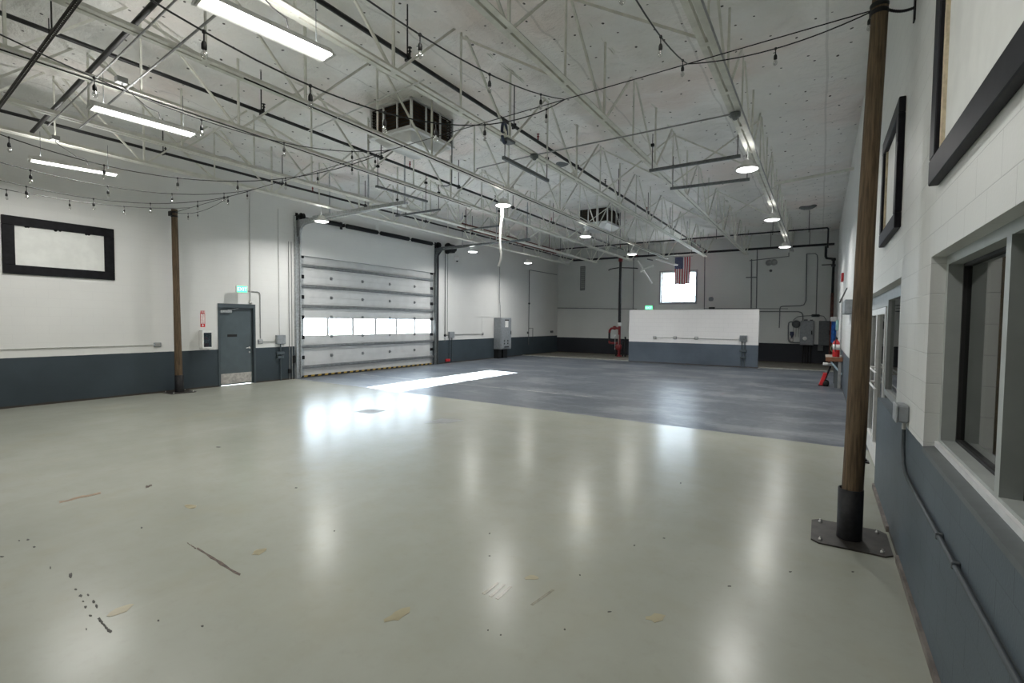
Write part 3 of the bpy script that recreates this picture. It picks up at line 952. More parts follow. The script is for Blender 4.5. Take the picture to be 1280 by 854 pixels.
def strip_lamp(ends, label, z=4.97, k=1.0):
    a, b = [V(e) if len(e) == 3 else onZ(z, *e) for e in ends]
    c = (a + b) / 2
    # straighten along the joists, keep a slight skew
    d = (b - a); d.z = 0; Ln = 1.32; d.normalize()
    t = thing('strip_lamp', c, label, 'ceiling light', 'lit fluorescent strip lamps')
    n = V((d.y, -d.x, 0)); up = V((0, 0, 1))
    def P(u, v, w): return c + d * u + n * v + up * w
    m = MB()
    prof = [(-.135, .0), (-.132, -.004), (-.05, .045), (-.04, .085), (.04, .085), (.05, .045), (.132, -.004), (.135, .0), (.055, .055), (.045, .095), (-.045, .095), (-.055, .055)]
    m.prism([P(-Ln / 2, v, w + .0) for v, w in prof], d * Ln)
    m.build('reflector', MAT['white_metal'], t)
    for s in (-1, 1):
        MB().prism([P(s * Ln / 2, v, w) for v, w in ((-.135, -.004), (-.05, .045), (-.04, .09), (.04, .09), (.05, .045), (.135, -.004))], d * (.012 * s)).build('end_cap', MAT['white_metal'], t)
        MB().tube([P(-Ln / 2 + .03, s * .075, .012), P(Ln / 2 - .03, s * .075, .012)], .019, 10).build('lamp_tube', MAT['tube'], t)
        MB().bar(P(s * (Ln / 2 - .02), -.11, .015), P(s * (Ln / 2 - .02), .11, .015), .02, .045).build('lamp_holder', MAT['white_plastic'], t)
        MB().tube([P(s * .5, 0, .09), P(s * .5, 0, JB + .05 - z)], .004, 5).build('hanger_chain', MAT['dark_galv'], t)
    cb = [P(.2, 0, .09), P(.16, .02, .2), P(.0, .06, .22), P(-.28, .03, .42), P(-.3, 0, JB - z + .02)]
    MB().tube(cb, .007, 6).build('power_cord', MAT['black_steel'], t)
    MB().box(P(-.36, -.05, JB - z - .06), P(-.22, .05, JB - z + .02)).build('outlet_box', MAT['conduit'], t)
    o = area(t, P(0, 0, -.012), .22, 1.26, FL_P * k)
    o.rotation_euler = (0, 0, math.atan2(d.y, d.x) - PI / 2)
    o = area(t, P(0, 0, .11), .10, 1.26, FL_UP_FILL * k)  # added fill light facing up, brightens the ceiling above the reflector
    o.rotation_euler = (PI, 0, math.atan2(d.y, d.x) - PI / 2)
    return t


strip_lamp(((245, -2), (413, 74)), 'lit white strip lamp highest at the top edge, largest of the three')
strip_lamp(((112, 134), (243, 170)), 'lit white strip lamp in the middle of the row of three at left')
strip_lamp(((37, 200.5), (147, 219.5)), 'lit white strip lamp lowest and nearest the black framed wall panel')

strip_lamp(((-1.33, 1.55, 4.97), (-1.2, 2.8, 4.97)), 'added unseen strip lamp above the top edge of the picture, nearest the right wall', k=.55)  # unseen lamp added in line with the row to light the near right wall


def high_bay(px, py, label, z=5.03, proto=[None]):
    c = onZ(z, px, py)
    if proto[0] is None:
        t = thing('high_bay_lamp', c, label, 'ceiling light', 'round high bay lamps')
        m = MB().lathe(c, [(.20, .0), (.215, .0), (.22, .012), (.215, .03), (.19, .055), (.13, .085), (.10, .10), (.095, .16), (.07, .175), (.03, .18)], 24)
        m.build('lamp_housing', MAT['white_metal'], t)
        MB().lathe(c, [(.002, -.035), (.09, -.03), (.16, -.016), (.198, .002), (.198, .006)], 24).build('lamp_lens', MAT['lens'], t)
        m = MB().tube([c + V((0, 0, .17)), (c.x, c.y, JB + .05)], .008, 6).lathe(c + V((0, 0, .17)), [(.025, 0), (.012, .05)], 10)
        m.build('hanger_rod', MAT['conduit'], t)
        area(t, c + V((0, 0, -.045)), .36, .36, HB_P, shape='DISK', spread=158)
        area(t, c + V((0, 0, .20)), .30, .30, HB_UP_FILL, shape='DISK').rotation_euler = (PI, 0, 0)  # added upward fill above the housing, lifts the ceiling brightness
        proto[0] = t
        return t
    return copy_tree(proto[0], c, label)


for px, py, lb in ((934, 212, 'first and largest high bay lamp under the right joist'), (965, 275, 'second high bay lamp back under the right joist'), (981, 309, 'farthest high bay lamp under the right joist, near the back wall'),
                   (629, 257, 'high bay lamp with a white hose hanging from it'), (732, 296, 'high bay lamp just below the far louvred ceiling unit'), (790, 318, 'high bay lamp beside the tall black riser pipe at the back'),
                   (402, 277, 'high bay lamp in front of the overhead door springs'), (591, 315, 'high bay lamp over the wall right of the overhead door'), (660, 329, 'high bay lamp near the far left corner of the hall')):
    high_bay(px, py, 'round white ' + lb)
c = onY(27.2, 834, 328)
t = thing('tilted_lamp', c, 'small white lamp panel hanging tilted just left of the flag', 'ceiling light')
A, B = onY(27.2, 822, 324), onY(26.5, 845, 331)
MB().bar(A, B, .30, .05, (0, 0, 1)).build('lamp_housing', MAT['white_metal'], t)
MB().bar(A - V((0, 0, .028)), B - V((0, 0, .028)), .26, .012, (0, 0, 1)).build('lamp_lens', emit('dim_lamp_panel', (1, 1, 1), 1.0), t)
for p in (A.lerp(B, .15), A.lerp(B, .85)): MB().tube([p, (p.x, p.y, JT)], .005, 5).build('hanger_chain', MAT['conduit'], t)

# white hose below the first middle high bay
c = onZ(5.03, 629, 257)
Y = c.y
pts = [onY(Y, a, b) for a, b in ((627.5, 258), (627.5, 270), (626, 282), (625, 295), (625, 306), (626.5, 318), (626, 325), (623.5, 333))]
pts[0] = V((c.x - .03, c.y, c.z - .03))
tag(MB().tube(pts, .032, 8).build('hanging_hose', MAT['white_plastic']), 'crooked white hose hanging from a high bay lamp', 'hose')

# ---------------------------------------------------------------- louvred ceiling units
def louvre_unit(x0, x1, y0, y1, z0, z1, label):
    t = thing('louvred_unit', ((x0 + x1) / 2, (y0 + y1) / 2, z0 - .3), label, 'air unit', 'louvred ceiling air units')
    m = MB()
    e = .10
    m.prism([(x0 - e, y0 - e, ZC), (x1 + e, y0 - e, ZC), (x1, y0, z1), (x0, y0, z1)], (0, .01, 0)) if False else None
    m.box((x0 - .03, y0 - .03, z1), (x1 + .03, y1 + .03, z1 + .06)).box((x0, y0, z1 + .06), (x1, y1, ZC))
    m.build('hood', MAT['unit_white'], t)
    m = MB()
    p = .045
    for xx in (x0, x1 - p):
        for yy in (y0, y1 - p): m.box((xx, yy, z0), (xx + p, yy + p, z1))
    nx, nyy = 2, 3
    for i in range(1, 3):
        xx = x0 + (x1 - x0) * i / 3
        m.box((xx - .02, y0, z0), (xx + .02, y0 + .03, z1)); m.box((xx - .02, y1 - .03, z0), (xx + .02, y1, z1))
        yy = y0 + (y1 - y0) * i / 3
        m.box((x0, yy - .02, z0), (x0 + .03, yy + .02, z1)); m.box((x1 - .03, yy - .02, z0), (x1, yy + .02, z1))
    for zz in (z0, z1 - .04):
        m.box((x0, y0, zz), (x1, y0 + .04, zz + .04)).box((x0, y1 - .04, zz), (x1, y1, zz + .04)).box((x0, y0, zz), (x0 + .04, y1, zz + .04)).box((x1 - .04, y0, zz), (x1, y1, zz + .04))
    m.build('louvre_frame', MAT['unit_white'], t)
    m = MB()
    n = 9
    for i in range(n):
        zz = z0 + .06 + (z1 - z0 - .12) * i / (n - 1)
        m.bar((x0 + .05, y0 + .035, zz), (x1 - .05, y0 + .035, zz), .004, .055, (0, .6, .8)); m.bar((x0 + .05, y1 - .035, zz), (x1 - .05, y1 - .035, zz), .004, .055, (0, -.6, .8))
        m.bar((x0 + .035, y0 + .05, zz), (x0 + .035, y1 - .05, zz), .004, .055, (.6, 0, .8)); m.bar((x1 - .035, y0 + .05, zz), (x1 - .035, y1 - .05, zz), .004, .055, (-.6, 0, .8))
    m.build('louvre_blades', MAT['louvre_dark'], t)
    MB().box((x0 + .12, y0 + .12, z0 + .02), (x1 - .12, y1 - .12, z1 - .02)).build('louvre_lining', MAT['tan_louvre'], t)
    # white tray below
    i1, i2 = .02, .24
    vs = [(x0 + i1, y0 + i1, z0), (x1 - i1, y0 + i1, z0), (x1 - i1, y1 - i1, z0), (x0 + i1, y1 - i1, z0), (x0 + i2, y0 + i2, z0 - .20), (x1 - i2, y0 + i2, z0 - .20), (x1 - i2, y1 - i2, z0 - .20), (x0 + i2, y1 - i2, z0 - .20)]
    m = MB().add(vs, [(0, 1, 2, 3), (7, 6, 5, 4), (0, 4, 5, 1), (1, 5, 6, 2), (2, 6, 7, 3), (3, 7, 4, 0)])
    m.box((x0 - .02, y0 - .02, z0 - .04), (x1 + .02, y1 + .02, z0))
    m.build('drip_tray', MAT['unit_white'], t)
    pr = MB().tube([(x1 + .03, y1 - .1, z1), (x1 + .03, y1 - .1, z0 - .9), (x1 - .12, y1 - .1, z0 - .93), (x1 - .3, y1 - .1, z0 - .9)], .013, 6)
    pr.build('drain_pipe', MAT['dark_galv'], t)
    return t


louvre_unit(-8.78, -7.50, 7.80, 9.22, 6.15, 6.78, 'large louvred air unit hanging from the ceiling, nearer one with a bright white tray')
louvre_unit(-8.80, -7.50, 19.15, 20.65, 6.15, 6.78, 'far smaller looking louvred air unit below the ceiling near the back')

# blue hoop leaning on the third joist
c = onX(XJ[2] + .02, 630.5, 166)
ax = V((.55, .45, .2)).normalized()
ring = [c + (V((0, 0, 1)) * math.sin(a) * .19 + V((.2, -1, 0)).normalized() * math.cos(a) * .12) for a in [2 * PI * i / 24 for i in range(25)]]
t = thing('cable_hoop', c - V((0, 0, .19)), 'small dark blue hoop hung on the third roof joist', 'hoop')
MB().tube(ring, .028, 8, caps=False).build('hoop_ring', MAT['duct_blue'], t)
MB().rbox((XJ[2] - .08, c.y - .0, JB - .05), (XJ[2] + .1, c.y + .28, JB), .01).build('hoop_bracket', MAT['dark_galv'], t)
# round dark vents on the ceiling
p = onZ(6.80, 1009, 258)
tag(MB().lathe((p.x, p.y, 6.80), [(.02, -.10), (.20, -.10), (.30, -.05), (.34, -.02), (.34, 0)], 20, (0, 0, 1)).build('ceiling_vent', MAT['dark_galv']), 'round dark vent in the ceiling near the right wall', 'vent')
p = onZ(6.80, 701, 204)
tag(MB().lathe((p.x, p.y, 6.80), [(.02, -.07), (.16, -.07), (.24, -.03), (.26, 0)], 20, (0, 0, 1)).build('ceiling_vent', MAT['dark_galv']), 'small round vent in the ceiling above the third joist', 'vent')
# vertical drops from the ceiling along the pipes
p = onX(-12.95, 381, 250)
# ================================================================ POLES AND STRING LIGHTS
def light_pole(base, top, plate, label, r0, r1, sleeve=.46):
    t = thing('light_pole', base, label, 'pole', 'timber string light poles')
    base, top = V(base), V(top)
    n = 14; pts = []; rr = []
    for i in range(n + 1):
        q = i / n
        p = base.lerp(top, q) + V((math.sin(q * 7 + base.x) * .006, math.cos(q * 5 + 1) * .006, 0))
        pts.append(p); rr.append((r0 + (r1 - r0) * q) * (1 + .02 * math.sin(9 * q + base.y)))
    pts[0].z = .03
    MB().tube(pts, rr, 18).build('timber_post', MAT['pole'], t)
    rs = r0 + .014
    MB().lathe((base.x, base.y, .014), [(rs, 0), (rs, sleeve), (rs - .012, sleeve), (rs - .012, .02)], 20).build('steel_sleeve', MAT['black_steel'], t)
    m = MB().prism([(x, y, 0) for x, y in plate], (0, 0, .014)); m.build('base_plate', MAT['plate'], t)
    cx = sum(p[0] for p in plate) / len(plate); cy = sum(p[1] for p in plate) / len(plate)
    for k in range(0, len(plate), 2):
        x = (plate[k][0] + plate[k + 1][0]) / 2; y = (plate[k][1] + plate[k + 1][1]) / 2
        x = cx + (x - cx) * .84; y = cy + (y - cy) * .84
        MB().lathe((x, y, .014), [(.017, 0), (.017, .012), (.008, .013), (.008, .03)], 8).build('anchor_bolt', MAT['steel'], t)
    return t, pts, rr


def octa(x0, x1, y0, y1, c):
    return [(x0 + c, y0), (x0, y0 + c), (x0, y1 - c), (x0 + c, y1), (x1 - c, y1), (x1, y1 - c), (x1, y0 + c), (x1 - c, y0)]


tp, ptsR, rrR = light_pole((.285, 5.55, 0), (.36, 5.55, 5.0), octa(-.02, XR - .025, 5.27, 5.91, .06), 'tall brown timber pole on a black plate beside the right wall', .088, .062, .47)
top = ptsR[-1]
m = MB()
for z in (4.80, 4.86): m.lathe((.357, 5.55, z), [(.066, 0), (.072, .01), (.072, .03), (.066, .04)], 16)
m.build('pole_clamp', MAT['black_steel'], tp)
m = MB()
ch = catenary((.40, 5.55, 4.84), (XR, 5.62, 4.82), .03, 14)
m.tube(ch, .008, 6)
for p in ch[1:-1]: m.lathe(p - V((0, 0, .012)), [(.006, 0), (.016, .012), (.006, .024)], 8)
m.box((XR - .012, 5.59, 4.70), (XR, 5.66, 4.95))
m.build('wall_chain', MAT['black_steel'], tp)
tl, ptsL, rrL = light_pole((-14.74, 6.41, 0), (-14.73, 6.36, 4.93), octa(-15.03, -14.43, 6.10, 6.72, .05), 'thin brown timber pole on a black plate against the left wall', .090, .072, .46)
m = MB()
for z in (4.72, 4.83): m.lathe((-14.73, 6.36, z), [(.075, 0), (.085, .01), (.085, .03), (.075, .04)], 16)
m.box((-14.80, 6.24, 4.74), (-14.66, 6.28, 4.86))
m.build('pole_clamp', MAT['black_steel'], tl)

PL, PR = V((-14.70, 6.35, 4.84)), V((.34, 5.60, 4.88))
tag(MB().tube([PL, PR], .0055, 6).build('messenger_wire', MAT['black_steel']), 'taut black messenger wire strung between the two timber poles', 'wire')


def strand(hub, end, sag, pix, label, wire=.006, skip0=0.0):
    hub, end = V(hub), V(end)
    t = thing('string_light', hub, label, 'string light', 'strands of clear bulbs on black wire')
    MB().tube(catenary(hub, end, sag, 28), wire, 6).build('light_wire', MAT['socket'], t)
    nrm = V((end.y - hub.y, -(end.x - hub.x), 0))
    L2 = (end.xy - hub.xy).length_squared
    ts = []
    for a in pix:
        if isinstance(a, float): ts.append(a); continue
        d = ray(*a); k = (hub - CAM).dot(nrm) / d.dot(nrm); p = CAM + d * k
        ts.append((p.xy - hub.xy).dot(end.xy - hub.xy) / L2)
    for q in ts:
        p = hub.lerp(end, q); p.z -= 4 * sag * q * (1 - q)
        K = .62
        def up(h): return p + V((0, 0, h * K))
        m = MB().tube([up(.01), up(-.11)], .006 * .8, 6).lathe(p, [(.007, -.010), (.013, -.007), (.013, .007), (.007, .010)], 8, (end - hub))
        def pr(rows): return [(r_ * K, h_ * K) for r_, h_ in rows]
        m.lathe(up(-.175), pr([(.017, 0), (.026, .006), (.026, .05), (.020, .072), (.008, .09)]), 10)
        s = m.build('bulb_socket', MAT['socket'], t)
        b = MB().lathe(up(-.175), pr([(.0145, 0), (.017, -.012), (.030, -.035), (.034, -.055), (.027, -.078), (.012, -.092), (.001, -.095)]), 12)
        b.build('glass_bulb', MAT['bulb_glass'], s)
        f = MB().lathe(up(-.18), pr([(.010, 0), (.009, -.03), (.005, -.055)]), 6)
        f.build('bulb_stem', MAT['filament'], s)
    return t


H1, H2, H3, H4 = PL.lerp(PR, .787), PL.lerp(PR, .569), PL.lerp(PR, .278), PL.lerp(PR, .889)
strand(H1, (-3.5, -1, 4.86), 1.15, [(683, 131), (606, 152), (545, 157), (481, 147), (388, 113), (255, 50), .99], 'strand of clear bulbs dipping in front of the big louvred ceiling unit')
strand(H1, (-1.5, -5, 4.86), 1.0, [(676, 117), (612, 92), (525, 42), .66], 'strand of clear bulbs running to the top edge just right of the big louvred unit')
strand(H4, (-.5, -4, 4.86), .9, [.035, (826, 44), (778, -12)], 'strand of clear bulbs dropping steeply from the top edge to meet the messenger wire')
strand(H4, PR, .10, [(970, 48), .97], 'short strand of clear bulbs that ends at the right timber pole')
strand(H2, (-4.5, -2, 4.86), .82, [(440, 186), (355, 179), (252, 150), (118, 98), .985], 'strand of clear bulbs passing above the middle strip lamp')
strand(H2, (-8.5, 0, 4.86), 1.0, [(469, 193), (440, 202), (397, 215), (357, 224), (297, 228), (222, 225), (130, 205), (11, 169)], 'strand of clear bulbs passing in front of the lowest strip lamp')
strand(H3, (-6, -3, 4.86), 1.0, [(280, 241), (215, 242), (135, 233), (38, 212)], 'upper of the two bulb strands meeting above the left timber pole')
strand(H3, (-7.5, -2, 4.86), 1.1, [(309, 239), (285, 246), (247, 252), (188, 254), (117, 248), (33, 232.5)], 'lower of the two bulb strands meeting above the left timber pole')
strand(H3 * 0 + PL.lerp(PR, .066), (-7.5, -4, 4.86), .8, [(155, 257.5), (87, 250), (8, 236)], 'lowest strand of clear bulbs, above the black framed wall panel')
strand(PL, PL.lerp(PR, .20), .16, [(235, 260), (247, 257)], 'short strand of clear bulbs right at the top of the left timber pole')

# ================================================================ LEFT WALL FITTINGS
def frame_panel(name, axis, X, y0, y1, z0, z1, bw, proud, label, mat, inner):
    """a black batten frame round a painted-over panel; axis +1 looks toward +x"""
    s = axis
    t = thing(name, (X, (y0 + y1) / 2, z0), label, 'wall frame', 'black framed wall panels')
    x1 = X + s * proud
    for nm, a, b in (('frame_rail', (y0, z0), (y1, z0 + bw)), ('frame_rail', (y0, z1 - bw), (y1, z1)), ('frame_stile', (y0, z0 + bw), (y0 + bw, z1 - bw)), ('frame_stile', (y1 - bw, z0 + bw), (y1, z1 - bw))):
        MB().rbox((X, a[0], a[1]), (x1, b[0], b[1]), .006, 0).build(nm, MAT[mat], t)
    if inner == 'raw':
        for a, b in (((y1 - bw - .05, z0 + bw), (y1 - bw, z1 - bw)), ((y0 + bw, z0 + bw), (y0 + bw + .05, z1 - bw))):
            MB().box((X, a[0], a[1]), (X + s * .03, b[0], b[1])).build('raw_edge', MAT['raw_edge'], t)
    MB().box((X, y0 + bw, z0 + bw), (X + s * .012, y1 - bw, z1 - bw)).build('infill_board', MAT['board'], t)
    return t


fp = frame_panel('wall_frame', 1, XL, 3.13, 5.12, 2.955, 4.222, .20, .045, 'thick black rectangular frame high on the left wall', 'black_frame', None)
# ragged paint lumps along the inner edge of the frame
m = MB()
for yy in (3.52, 3.56, 4.02, 4.10, 4.58, 4.63): m.lathe((XL + .013, yy, 4.02), [(.001, 0), (.035 * random.uniform(.6, 1.1), .0), (.02, .008), (.001, .01)], 9, (1, 0, 0))
m.build('paint_lump', MAT['black_frame'], fp)

frame_panel('wall_frame', -1, XR, 1.4, 4.20, 2.93, 5.2, .16, .055, 'large black frame high above the interior window, cut by the picture edge', 'right_frame', 'raw')
frame_panel('wall_frame', -1, XR, 5.98, 7.46, 2.96, 4.20, .15, .055, 'narrower looking black frame high above the storefront door', 'right_frame', 'raw')


def px_tube(X, pts, r, mat, off=.02, axis='X'):
    f = onX if axis == 'X' else onY
    return MB().tube([f(X, *p) for p in pts], r, 7)


def conduit(name, mb, mat, label, cat='conduit'):
    return tag(mb.build(name, MAT[mat]), label, cat)


XW = XL + .022
m = MB().tube([(XW, -5.9, 1.315), (XW, 5.98, 1.305)], .012, 7)
conduit('wall_conduit', m, 'conduit_white', 'long white conduit low along the left wall under the black frame')
b = MB().rbox((XL, 5.94, 1.245), (XL + .05, 6.11, 1.36), .01, 0)
t = b.build('outlet_box', MAT['grey_box']); tag(t, 'grey outlet box at the end of the long conduit, left of the left pole', 'outlet')
MB().box((XL + .05, 5.97, 1.26), (XL + .054, 6.08, 1.345)).build('outlet_cover', MAT['steel'], t)

# fire extinguisher sign
t = thing('extinguisher_sign', (XL, 7.18, 1.77), 'tall red fire extinguisher sign above the cabinet beside the left door', 'sign')
MB().box((XL, 7.12, 1.77), (XL + .006, 7.245, 2.24)).build('sign_board', MAT['sign_red'], t)
xd = (0, 1, 0)
# text reads down the sign
text_mesh('FIRE', .085, (XL + .008, 7.182, 2.20), (0, 1, 0), (0, 0, 1), 'sign_lettering', MAT['sign_white'], t)
MB().box((XL + .006, 7.135, 1.865), (XL + .0075, 7.23, 2.15)).build('sign_strip', MAT['sign_white'], t)
text_mesh('EXTINGUISHER', .047, (XL + .009, 7.182, 2.008), (0, 0, -1), (0, 1, 0), 'sign_lettering', MAT['sign_red'], t)
MB().prism([(XL + .0065, 7.182, 1.785), (XL + .0065, 7.215, 1.83), (XL + .0065, 7.19, 1.83), (XL + .0065, 7.19, 1.86), (XL + .0065, 7.174, 1.86), (XL + .0065, 7.174, 1.83), (XL + .0065, 7.149, 1.83)], (.002, 0, 0)).build('sign_arrow', MAT['sign_white'], t)

# extinguisher cabinet
y0, y1, z0, z1, xf = 7.08, 7.36, 1.16, 1.68, XL + .17
t = thing('extinguisher_cabinet', (XL, (y0 + y1) / 2, z0), 'white extinguisher cabinet with a dark glass front beside the left door', 'cabinet')
m = MB().box((XL, y0, z0), (XL + .01, y1, z1)).box((XL, y0, z0), (xf, y0 + .01, z1)).box((XL, y1 - .01, z0), (xf, y1, z1)).box((XL, y0, z0), (xf, y1, z0 + .01)).box((XL, y0, z1 - .01), (xf, y1, z1))
m.build('cabinet_body', MAT['white_metal'], t)
m = MB().box((xf, y0, z0), (xf + .015, y0 + .035, z1)).box((xf, y1 - .03, z0), (xf + .015, y1, z1)).box((xf, y0 + .035, z0), (xf + .015, y1 - .03, z0 + .04)).box((xf, y0 + .035, z1 - .07), (xf + .015, y1 - .03, z1))
dr = m.build('cabinet_door', MAT['white_metal'], t)
MB().box((xf + .004, y0 + .035, z0 + .04), (xf + .008, y1 - .03, z1 - .07)).build('door_pane', MAT['dark_glass'], dr)
MB().box((XL + .012, y0 + .011, z0 + .011), (XL + .016, y1 - .011, z1 - .011)).build('cabinet_lining', MAT['rubber'], t)


def extinguisher(base, label, r=.065, h=.44, name='fire_extinguisher'):
    t = thing(name, base, label, 'fire extinguisher')
    b = V(base)
    MB().lathe(b, [(r * .9, 0), (r, .01), (r, h * .62), (r * .92, h * .70), (r * .55, h * .77), (r * .33, h * .80), (r * .33, h * .84)], 20).build('cylinder', MAT['red_paint'] if 0 else MAT['sign_red'], t)
    MB().lathe(b, [(r + .001, h * .34), (r + .0015, h * .34), (r + .0015, h * .60), (r + .001, h * .60)], 20).build('paper_label', MAT['paper'], t)
    m = MB().lathe(b, [(r * .38, h * .83), (r * .38, h * .90), (r * .2, h * .92)], 12)
    m.bar(b + V((-.01, -.02, h * .93)), b + V((-.02, .11, h * 1.0)), .02, .012).bar(b + V((-.01, -.02, h * .90)), b + V((-.02, .10, h * .90)), .02, .01)
    m.build('valve_handle', MAT['black_steel'], t)
    MB().tube([b + V((0, -.02, h * .87)), b + V((-.03, -.09, h * .85)), b + V((-.035, -r - .03, h * .6)), b + V((-.03, -r - .02, h * .25))], .011, 7).build('hose', MAT['rubber'], t)
    MB().lathe(b + V((-.02, .03, h * .88)), [(.004, -.01), (.022, -.008), (.022, .004), (.002, .006)], 10, (-1, 0, 0)).build('gauge', MAT['steel'], t)
    return t


extinguisher((XL + .09, 7.22, z0 + .012), 'red fire extinguisher inside the white wall cabinet', .06, .40)

# exit sign by the left door
t = thing('exit_sign', (XL, 8.19, 2.80), 'green lit exit sign over the left door', 'sign')
MB().rbox((XL + .20, 8.02, 2.80), (XL + .25, 8.36, 3.02), .008, 0).build('sign_body', MAT['white_plastic'], t)
MB().box((XL + .25, 8.04, 2.82), (XL + .254, 8.34, 3.0)).build('sign_face', MAT['exit_green'], t)
text_mesh('EXIT', .145, (XL + .257, 8.19, 2.908), (0, 1, 0), (0, 0, 1), 'sign_lettering', emit('exit_lettering', (.75, 1, .85), 1.1), t)
MB().tube([(XL, 8.19, 2.93), (XL + .20, 8.19, 2.93)], .018, 8).lathe((XL, 8.19, 2.93), [(.05, 0), (.05, .02), (.02, .03)], 12, (1, 0, 0)).build('sign_arm', MAT['white_plastic'], t)
m = MB().tube([(XW + .01, 8.36, 2.90), (XW, 8.45, 2.885), (XW, 8.80, 2.875), (XW, 8.86, 2.85), (XW, 8.885, 2.79), (XW, 8.885, 1.40)], .013, 7)
conduit('wall_conduit', m, 'conduit', 'grey conduit bending down beside the left door from the exit sign')
p = onX(XW, 313, 340); q = onX(XW, 313, 376)
conduit('wall_conduit', MB().tube([(XW, p.y, 5.9), (XW, q.y, 2.55)], .013, 7).lathe((XL, q.y, 2.53), [(.05, 0), (.05, .05), (.02, .06)], 10, (1, 0, 0)), 'conduit_white', 'straight white conduit dropping to just above the left door')
t = MB().rbox((XL, 8.80, 1.23), (XL + .05, 8.95, 1.37), .01, 0).build('outlet_box', MAT['grey_box']); tag(t, 'small grey outlet box right of the left door frame', 'outlet')
MB().box((XL + .05, 8.825, 1.25), (XL + .054, 8.925, 1.35)).build('outlet_cover', MAT['steel'], t)
conduit('wall_conduit', MB().tube([(XW, 8.95, 1.30), (XW, 9.40, 1.30)], .011, 7), 'conduit', 'short conduit joining the two boxes between the left door and the overhead door')
t = MB().rbox((XL, 9.39, 1.20), (XL + .11, 9.70, 1.50), .01, 0).build('junction_box', MAT['grey_box']); tag(t, 'square grey junction box left of the overhead door', 'junction box')
MB().box((XL + .11, 9.41, 1.22), (XL + .116, 9.68, 1.48)).build('box_cover', MAT['grey_box'], t)
conduit('wall_conduit', MB().tube([(XW, 9.53, 1.5), (XW, 9.52, 5.6)], .012, 7), 'conduit_white', 'white conduit rising from the box left of the overhead door')
t = thing('disconnect_switch', (XL, 9.53, 0), 'dark pipe and switch boxes below the box left of the overhead door', 'switch')
MB().tube([(XW + .02, 9.55, 0), (XW + .02, 9.55, 1.2)], .02, 8).build('pipe_run', MAT['frame_paint'], t)
MB().rbox((XL, 9.40, .86), (XL + .09, 9.66, .95), .008, 0).rbox((XL, 9.42, .73), (XL + .09, 9.64, .82), .008, 0).build('switch_box', MAT['frame_paint'], t)
# door control station beside the overhead door
t = thing('door_control', (XL, 9.95, 0), 'conduits and push button box beside the left guide post of the overhead door', 'control box')
m = MB()
for yy in (9.88, 9.98): m.tube([(XW, yy, 0), (XW, yy, 4.6)], .011, 7)
m.build('pipe_run', MAT['conduit'], t)
MB().rbox((XL, 9.99, .55), (XL + .08, 10.07, .80), .008, 0).rbox((XL, 9.83, .22), (XL + .07, 9.93, .36), .008, 0).build('control_box', MAT['black_steel'], t)

# right of the overhead door
t = MB().rbox((XL, 18.15, 1.20), (XL + .11, 18.52, 1.50), .01, 0).build('junction_box', MAT['grey_box']); tag(t, 'grey junction box right of the overhead door', 'junction box')
MB().box((XL + .11, 18.18, 1.23), (XL + .116, 18.49, 1.47)).build('box_cover', MAT['grey_box'], t)
t = thing('disconnect_switch', (XL, 18.3, 0), 'pair of dark pipes below the box right of the overhead door', 'pipe')
MB().tube([(XW, 18.22, 0), (XW, 18.22, 1.2)], .018, 7).tube([(XW, 18.42, 0), (XW, 18.42, 1.2)], .018, 7).build('pipe_run', MAT['frame_paint'], t)
for i, (px, lb) in enumerate(((556.5, 'nearer'), (559.5, 'farther'))):
    p = onX(XW, px, 360)
    conduit('wall_conduit', MB().tube([(XW, p.y, 1.3), (XW, p.y, 5.5)], .012, 7), 'conduit', lb + ' of two straight conduits right of the overhead door')
conduit('wall_conduit', MB().tube([(XW, 17.85, 1.33), (XW, 18.15, 1.33)], .012, 7).lathe((XL, 17.9, 1.33), [(.06, 0), (.06, .06), (.03, .07)], 10, (1, 0, 0)), 'black_steel', 'short dark fitting just right of the overhead door')
p = onX(XW, 602, 420)
conduit('wall_conduit', MB().tube([(XW, 18.5, 1.36), (XW, p.y, 1.36)], .012, 7).lathe((XL, p.y + .1, 1.36), [(.07, 0), (.07, .05), (.03, .07)], 10, (1, 0, 0)), 'conduit', 'level conduit between the box and the tall grey cabinet')
t = MB().rbox((XL, 17.95, .08), (XL + .07, 18.25, .20), .01, 0).build('alarm_box', MAT['sign_red']); tag(t, 'small red box low on the wall right of the overhead door', 'alarm box')
p = onX(XL, 570, 324)
t = thing('wall_camera', (XL, p.y, p.z - .15), 'small white dome on the wall right of the chain hoist', 'camera')
MB().lathe((XL, p.y, p.z + .05), [(.14, 0), (.14, .05), (.125, .09), (.07, .15), (.001, .18)], 14, (1, 0, 0)).build('dome_body', MAT['white_plastic'], t)
MB().lathe((XL + .07, p.y, p.z - .08), [(.05, 0), (.045, -.03), (.03, -.05), (.001, -.06)], 12).build('dome_cover', MAT['black_steel'], t)

